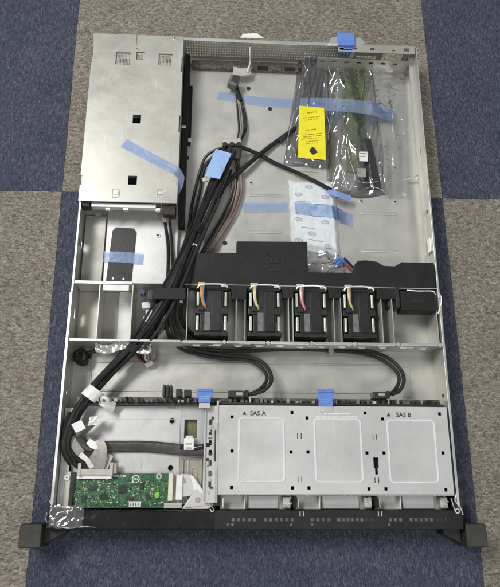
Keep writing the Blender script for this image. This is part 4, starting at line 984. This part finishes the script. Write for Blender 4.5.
# ------------------------------------------------------------------ bags, cards, packet
def quadfn(c, z):
    P = [at(a, b, z) for a, b in c]      # TL, TR, BR, BL
    def f(u, v): return (P[0].lerp(P[1], u)).lerp(P[3].lerp(P[2], u), v)
    return f
def bag(corners, zb, hfun, name, label, m, seed, amp=4.0, nu=90, nv=130, edge=0.05):
    q = quadfn(corners, zb+6)
    def top(u, v):
        p = q(u, v); e = min(u, 1-u, v, 1-v)/edge; e = min(1, e)
        k = ridge(u, v, seed)
        un = (u-0.5)*(1+0.06*wob(v*5, seed, 1)); p2 = q(un+0.5, v+0.02*wob(u*5, seed, 4))
        return (p2.x, p2.y, zb+0.8+e*(hfun(u, v)+amp*k))
    mb = MB(); tp = [[top(i/nu, j/nv) for i in range(nu+1)] for j in range(nv+1)]
    vs = [p for row in tp for p in row]; W = nu+1
    fs = [(j*W+i, (j+1)*W+i, (j+1)*W+i+1, j*W+i+1) for j in range(nv) for i in range(nu)]
    mb.add(vs, fs)
    n0 = len(vs); bv = [(p[0], p[1], zb+0.1) for p in vs]
    mb.add(bv, [tuple(i for i in f[::-1]) for f in fs])
    e = [i for i in range(W)]+[j*W+nu for j in range(1, nv+1)]+[nv*W+i for i in range(nu-1, -1, -1)]+[j*W for j in range(nv-1, 0, -1)]
    for k in range(len(e)): mb.f.append([e[k], e[(k+1) % len(e)], e[(k+1) % len(e)]+n0, e[k]+n0])
    root = mb.build(name, m, None, ang=60)
    tag(root, label, 'bag', 'antistatic bags on the chassis floor')
    return root, top
hb1 = lambda u, v: 9*math.exp(-((u-0.52)/0.33)**4)*(0.55+0.45*math.sin(min(1, max(0, v))*math.pi)**0.4)
B1 = [(300, 52), (329, 53), (331, 167), (283, 163)]
bag1, top1 = bag(B1, 2.2, hb1, 'antistatic_bag', 'crumpled grey antistatic bag bearing the bright yellow label', 'bag_dark', 2.3, 7.0, 80, 140)
hb2 = lambda u, v: 9*math.exp(-((u-0.35)/0.25)**4)+3*math.exp(-((u-0.75)/0.2)**2)
B2 = [(328, 54), (372, 56), (389, 193), (326, 198)]
bag2, top2 = bag(B2, 2.2, hb2, 'antistatic_bag', 'large clear crumpled bag holding the long green card', 'bag', 7.7, 7.0, 100, 150)
def patch(top, u0, u1, v0, v1, off, nu=12, nv=16, rot=0.0, th=0.15):
    return MB().sheet(lambda a, b: (lambda p: (p[0], p[1], p[2]+off))(top(u0+(u1-u0)*a+rot*(b-0.5), v0+(v1-v0)*b)), nu, nv, th)
# yellow label conforming to the left bag
yl = [(299, 106), (324, 108), (326, 160), (298, 157.5)]
qy = quadfn(yl, 19)
def ytop(u, v, off=0.0):
    p = qy(u, v); return (p.x, p.y, 19.5+0.7*wob(u*2.2, v*3, 3)+0.4*math.sin(v*5)+off)
lab = MB().sheet(lambda u, v: ytop(u, v), 14, 24, 0.2).build('yellow_label', 'yellow', bag1)
mk = MB()
for row, u0, u1, h in ((0.10, 0.34, 0.66, 0.022), (0.20, 0.16, 0.80, 0.016), (0.245, 0.24, 0.72, 0.016), (0.44, 0.30, 0.64, 0.020), (0.53, 0.12, 0.86, 0.015), (0.57, 0.18, 0.84, 0.015), (0.61, 0.12, 0.78, 0.015), (0.66, 0.2, 0.86, 0.015), (0.70, 0.3, 0.7, 0.015)):
    u = u0
    while u < u1:
        w = random.uniform(0.012, 0.03); hh = h*random.uniform(0.6, 1.1)
        mk.sheet(lambda a, b, u=u, w=w: ytop(u+w*a, row-0.10*(u-0.5)+hh*b, 0.12), 1, 1, 0.08); u += w+(0.013 if random.random() < 0.8 else 0.05)
mk.build('label_print', 'ink', lab, smooth=False)
mk = MB(); pts = [(0.40, 0.86), (0.47, 0.80), (0.52, 0.78), (0.60, 0.80), (0.70, 0.88), (0.62, 0.90), (0.56, 0.93), (0.48, 0.91)]
pw = [ytop(a, b, 0.15) for a, b in pts]; mk.prism([(p[0], p[1]) for p in pw], pw[0][2]-0.1, pw[0][2]+0.25)
mk.build('label_symbol', 'ink', lab, smooth=False)
# dark card in left bag, long green card in right bag
c1 = thing('bagged_card', at(312, 110, 3), 'dark heatsink card sealed inside the grey bag under the yellow label', 'circuit card')
P = [at(a, b, 8) for a, b in ((306, 62), (321, 62), (326, 158), (296, 156))]
MB().prism([(p.x, p.y) for p in P], 3.2, 6).build('board', 'card', c1, 0.5)
for k in range(7):
    c = at(304+k*2.6, 84+k % 2*6, 8); MB().box(c.x-1, c.x+1, c.y-14, c.y+14, 6.1, 8.4).build('fin', 'chip' if k % 2 else 'card', c1, 0.3)
c = at(309, 56, 9); MB().box(c.x-7, c.x+9, c.y-5, c.y+4, 3.2, 10).build('end_bracket', 'solder', c1, 0.6)
c = at(314, 74, 9); MB().box(c.x-5, c.x+4, c.y-6, c.y+6, 8.5, 10.5).build('capacitor_block', 'chip', c1, 0.8)
c2 = thing('green_card', at(352, 110, 3), 'long light green circuit card inside the large clear bag', 'circuit card')
P = [at(a, b, 8) for a, b in ((340, 55), (363, 56), (369, 172), (347, 170))]
bd = MB().prism([(p.x, p.y) for p in P], 3.2, 6).build('board', 'pcb_olive', c2, 0.3)
mb = MB()
for i in range(60):
    u, v = random.random()*0.9+0.03, random.random()**0.7*0.9+0.05; p = P[0].lerp(P[1], u).lerp(P[3].lerp(P[2], u), v)
    w, d = random.uniform(0.8, 3), random.uniform(0.8, 3); mb.box(p.x-w/2, p.x+w/2, p.y-d/2, p.y+d/2, 6.02, 6.5+random.random()*1.5, random.choice((0, 1, 1, 2)))
x = mb.build('surface_components', ['solder', 'pcb', 'chip'], bd); x['kind'] = 'stuff'
P = [at(a, b, 9) for a, b in ((363, 138), (371, 138), (382, 189), (358, 190))]
MB().prism([(p.x, p.y) for p in P], 6.1, 9).build('dark_module', 'card', c2, 0.8)
r = rect(359, 152, 367.5, 161.5, 15); tp = MB().box(*r, 15.5, 15.8).build('paper_label', 'paper', bag2)
for k in range(3): MB().box(r[0]+1, r[1]-1.2-k, r[3]-3-k*2.4, r[3]-2.2-k*2.4, 15.82, 15.9).build('label_print', 'grey_print', bag2)
r = rect(357, 168, 366, 177, 15); MB().box(*r, 14.2, 14.6).build('paper_label', 'ribbon', bag2)
# folds of loose clear film
ff = thing('loose_film', at(400, 120, 2), 'loose clear film wrinkled against the right wall beside the bags', 'film')
q3 = quadfn([(372, 58), (404, 70), (408, 196), (386, 196)], 8)
MB().sheet(lambda u, v: (lambda p: (p.x, p.y, 5+1.2*ridge(u, v, 4.4, 1.2)+2.5*wob(u*2.5, v*3, 6)+3*u))(q3(u, v)), 50, 90, 0.15).build('film_sheet', 'bag_clear', ff, ang=60)
for par, sets in ((bag2, ([(337, 152, 17), (346, 147, 18), (350, 160, 17), (355, 178, 15), (350, 189, 13), (347, 188, 14), (342, 170, 17), (337, 156, 17)],
        [(331, 92, 15), (337, 95, 17), (334, 103, 17), (330, 110, 15)], [(341, 98, 17), (337, 108, 17), (343, 104, 18)], [(362, 190, 9), (372, 187, 11), (382, 190, 9), (386, 196, 6)],
        [(355, 180, 12), (366, 183, 13), (380, 181, 10)], [(326, 60, 12), (330, 72, 14), (335, 80, 13)])),
        (bag1, ([(302, 60, 14), (306, 70, 16), (304, 78, 14)], [(295, 110, 12), (290, 128, 10), (287, 142, 8)], [(326, 112, 13), (329, 124, 12), (328, 140, 10)], [(286, 160, 6), (300, 163, 8), (318, 162, 8)])),
        (ff, ([(412, 92, 22), (409, 98, 20)], [(407, 103, 16), (404, 109, 15)], [(409, 143, 22), (407, 150, 20)], [(396, 100, 10), (392, 120, 9), (394, 140, 8)]))):
    for pts in sets: MB().tube(path(pts), 0.5, 6, 8, rfun=lambda L: 0.8+1.1*wob(L*0.16, 3), taper=True).build('film_fold', 'crease', par)  # thin white tubes paint bright highlights along the film creases
# tape over the bags
def tt(u, v):
    p = at(300+96*u, 98.5-3.0*math.sin(u*3.1)+9*u*0.9+13*v, 16)
    return (p.x, p.y, 17.2+1.2*wob(u*6, v*2, 1)-max(0, u-0.75)*40*0.9)
x = MB().sheet(tt, 60, 6, 0.1).build('tape_strip', 'tape_faint', None); tag(x, 'long blue tape strip running over both bags toward the right wall', 'tape', 'blue film tape strips')

# white packet
pk = [(289, 178.5), (335, 180), (341, 256), (292, 247)]
qp = quadfn(pk, 8)
def ptop(u, v, off=0.0):
    p = qp(u+0.012*wob(v*9, 1, 2), v+0.012*wob(u*9, 5, 2)); e = min(1, min(u, 1-u)/0.09)*min(1, min(v, 1-v)/0.07)
    return (p.x, p.y, 3.2+e*(7+1.2*wob(u*3, v*5, 1))+0.9*ridge(u, v, 3.3, 3)*e+off)
pkt = MB().sheet(ptop, 60, 80, 1.2).build('paper_packet', 'packet', None, ang=60)
tag(pkt, 'white paper packet printed with small blue ovals beside the air shroud', 'packet')
for (u, v) in ((0.18, 0.24), (0.75, 0.26), (0.42, 0.12), (0.5, 0.42), (0.16, 0.60), (0.72, 0.60), (0.42, 0.78), (0.74, 0.92), (0.14, 0.90)):
    mk = MB(); n = 16
    for r0, r1 in ((0.62, 1.0), (0.0, 0.36)):
        vs = []
        for k in range(n):
            a = 2*math.pi*k/n
            for rr in (r0, r1): vs.append(ptop(u+0.085*rr*math.cos(a), v+0.030*rr*math.sin(a), 0.2))
        mk.add(vs, [(2*k, 2*k+1, (2*k+3) % (2*n), (2*k+2) % (2*n)) for k in range(n)])
    mk.build('printed_oval', 'packet_print', pkt)
for (u, v) in ((0.3, 0.34), (0.55, 0.52), (0.35, 0.70), (0.65, 0.36), (0.5, 0.86)):
    MB().sheet(lambda a, b: ptop(u+0.3*(a-0.5), v+0.01*b, 0.2), 8, 1, 0.05).build('printed_line', 'print_blue', pkt)
def tp3(u, v):
    p = ptop(0.09+min(u, 0.75)/0.75*0.89, 0.36+v*0.17, 0.5)
    if u >= 0.75:
        q_ = at(336+(u-0.75)*70, 206+v*13+(u-0.75)*34, 4); f = min(1, (u-0.75)/0.25)
        return (p[0]+(q_.x-p[0])*f, p[1]+(q_.y-p[1])*f, max(2.4, 10*(1-f)+p[2]*0))
    return p
x = MB().sheet(tp3, 40, 6, 0.12).build('tape_strip', 'tape_faint', None); tag(x, 'blue tape strip holding down the white paper packet', 'tape', 'blue film tape strips')
x = strip([(328, 190, 16), (336, 193.5, 19), (351, 198.5, 15)], [9, 8, 7], 'tape_strong', 'tape_strip', None, 0.5); tag(x, 'short blue tape wrapped on the end of the black lead', 'tape', 'blue film tape strips')
# clear film around the packet foot and its coloured wires
q4 = quadfn([(306, 250), (337, 250), (345, 271), (309, 270)], 8)
x = MB().sheet(lambda u, v: (lambda p: (p.x, p.y, 5+6*ridge(u, v, 6.4, 1.6)))(q4(u, v)), 30, 24, 0.15).build('clear_wrap', 'bag_clear', None, ang=60)
tag(x, 'crinkled clear wrap under the lower end of the paper packet', 'film')
lw = thing('coloured_wires', at(345, 264, 2), 'short blue, red and black wires poking out beside the paper packet', 'wires')
MB().tube(path([(334, 262, 9), (339, 258, 11), (344, 262, 9)]), 2.2, 8, 6).build('wire', 'wire_blue', lw)
MB().tube(path([(336, 265, 8), (342, 261, 9), (347, 264, 7)]), 1.8, 8, 6).build('wire', 'wire_blue', lw)
MB().tube(path([(342, 260, 8), (347, 266, 8), (352, 270, 7)]), 1.4, 8, 6).build('wire', 'wire_red', lw)
MB().tube(path([(344, 258, 8), (350, 264, 8), (356, 271, 7)]), 1.5, 8, 6).build('wire', 'wire_black', lw)

# ------------------------------------------------------------------ light: two office ceiling panels and pale room bounce
w = bpy.data.worlds.new('World'); S.world = w; w.use_nodes = True
bg = w.node_tree.nodes['Background']; bg.inputs[0].default_value = (0.93, 0.96, 1.0, 1); bg.inputs[1].default_value = 0.31
def lamp(x, y, z, sx, sy, e, col=(1, 0.99, 0.97), aim=(0.2, 0.25, 0)):
    l = bpy.data.lights.new('ceiling_panel_light', 'AREA'); l.shape = 'RECTANGLE'; l.size = sx; l.size_y = sy; l.energy = e; l.color = col
    o = bpy.data.objects.new('ceiling_panel_light', l); COL.objects.link(o); o.location = (x, y, z)
    o.rotation_euler = (Vector(aim)-Vector((x, y, z))).to_track_quat('-Z', 'Y').to_euler()
lamp(-1.15, 1.05, 2.25, 1.2, 0.5, 54)
lamp(0.75, -1.15, 2.4, 1.2, 0.5, 17)
S.view_settings.view_transform = 'Standard'; S.view_settings.look = 'None'
S.view_settings.exposure = 0.0; S.view_settings.gamma = 1
S.render.engine = 'CYCLES'
S.cycles.transparent_max_bounces = 16
S.render.resolution_x = 872; S.render.resolution_y = 1024
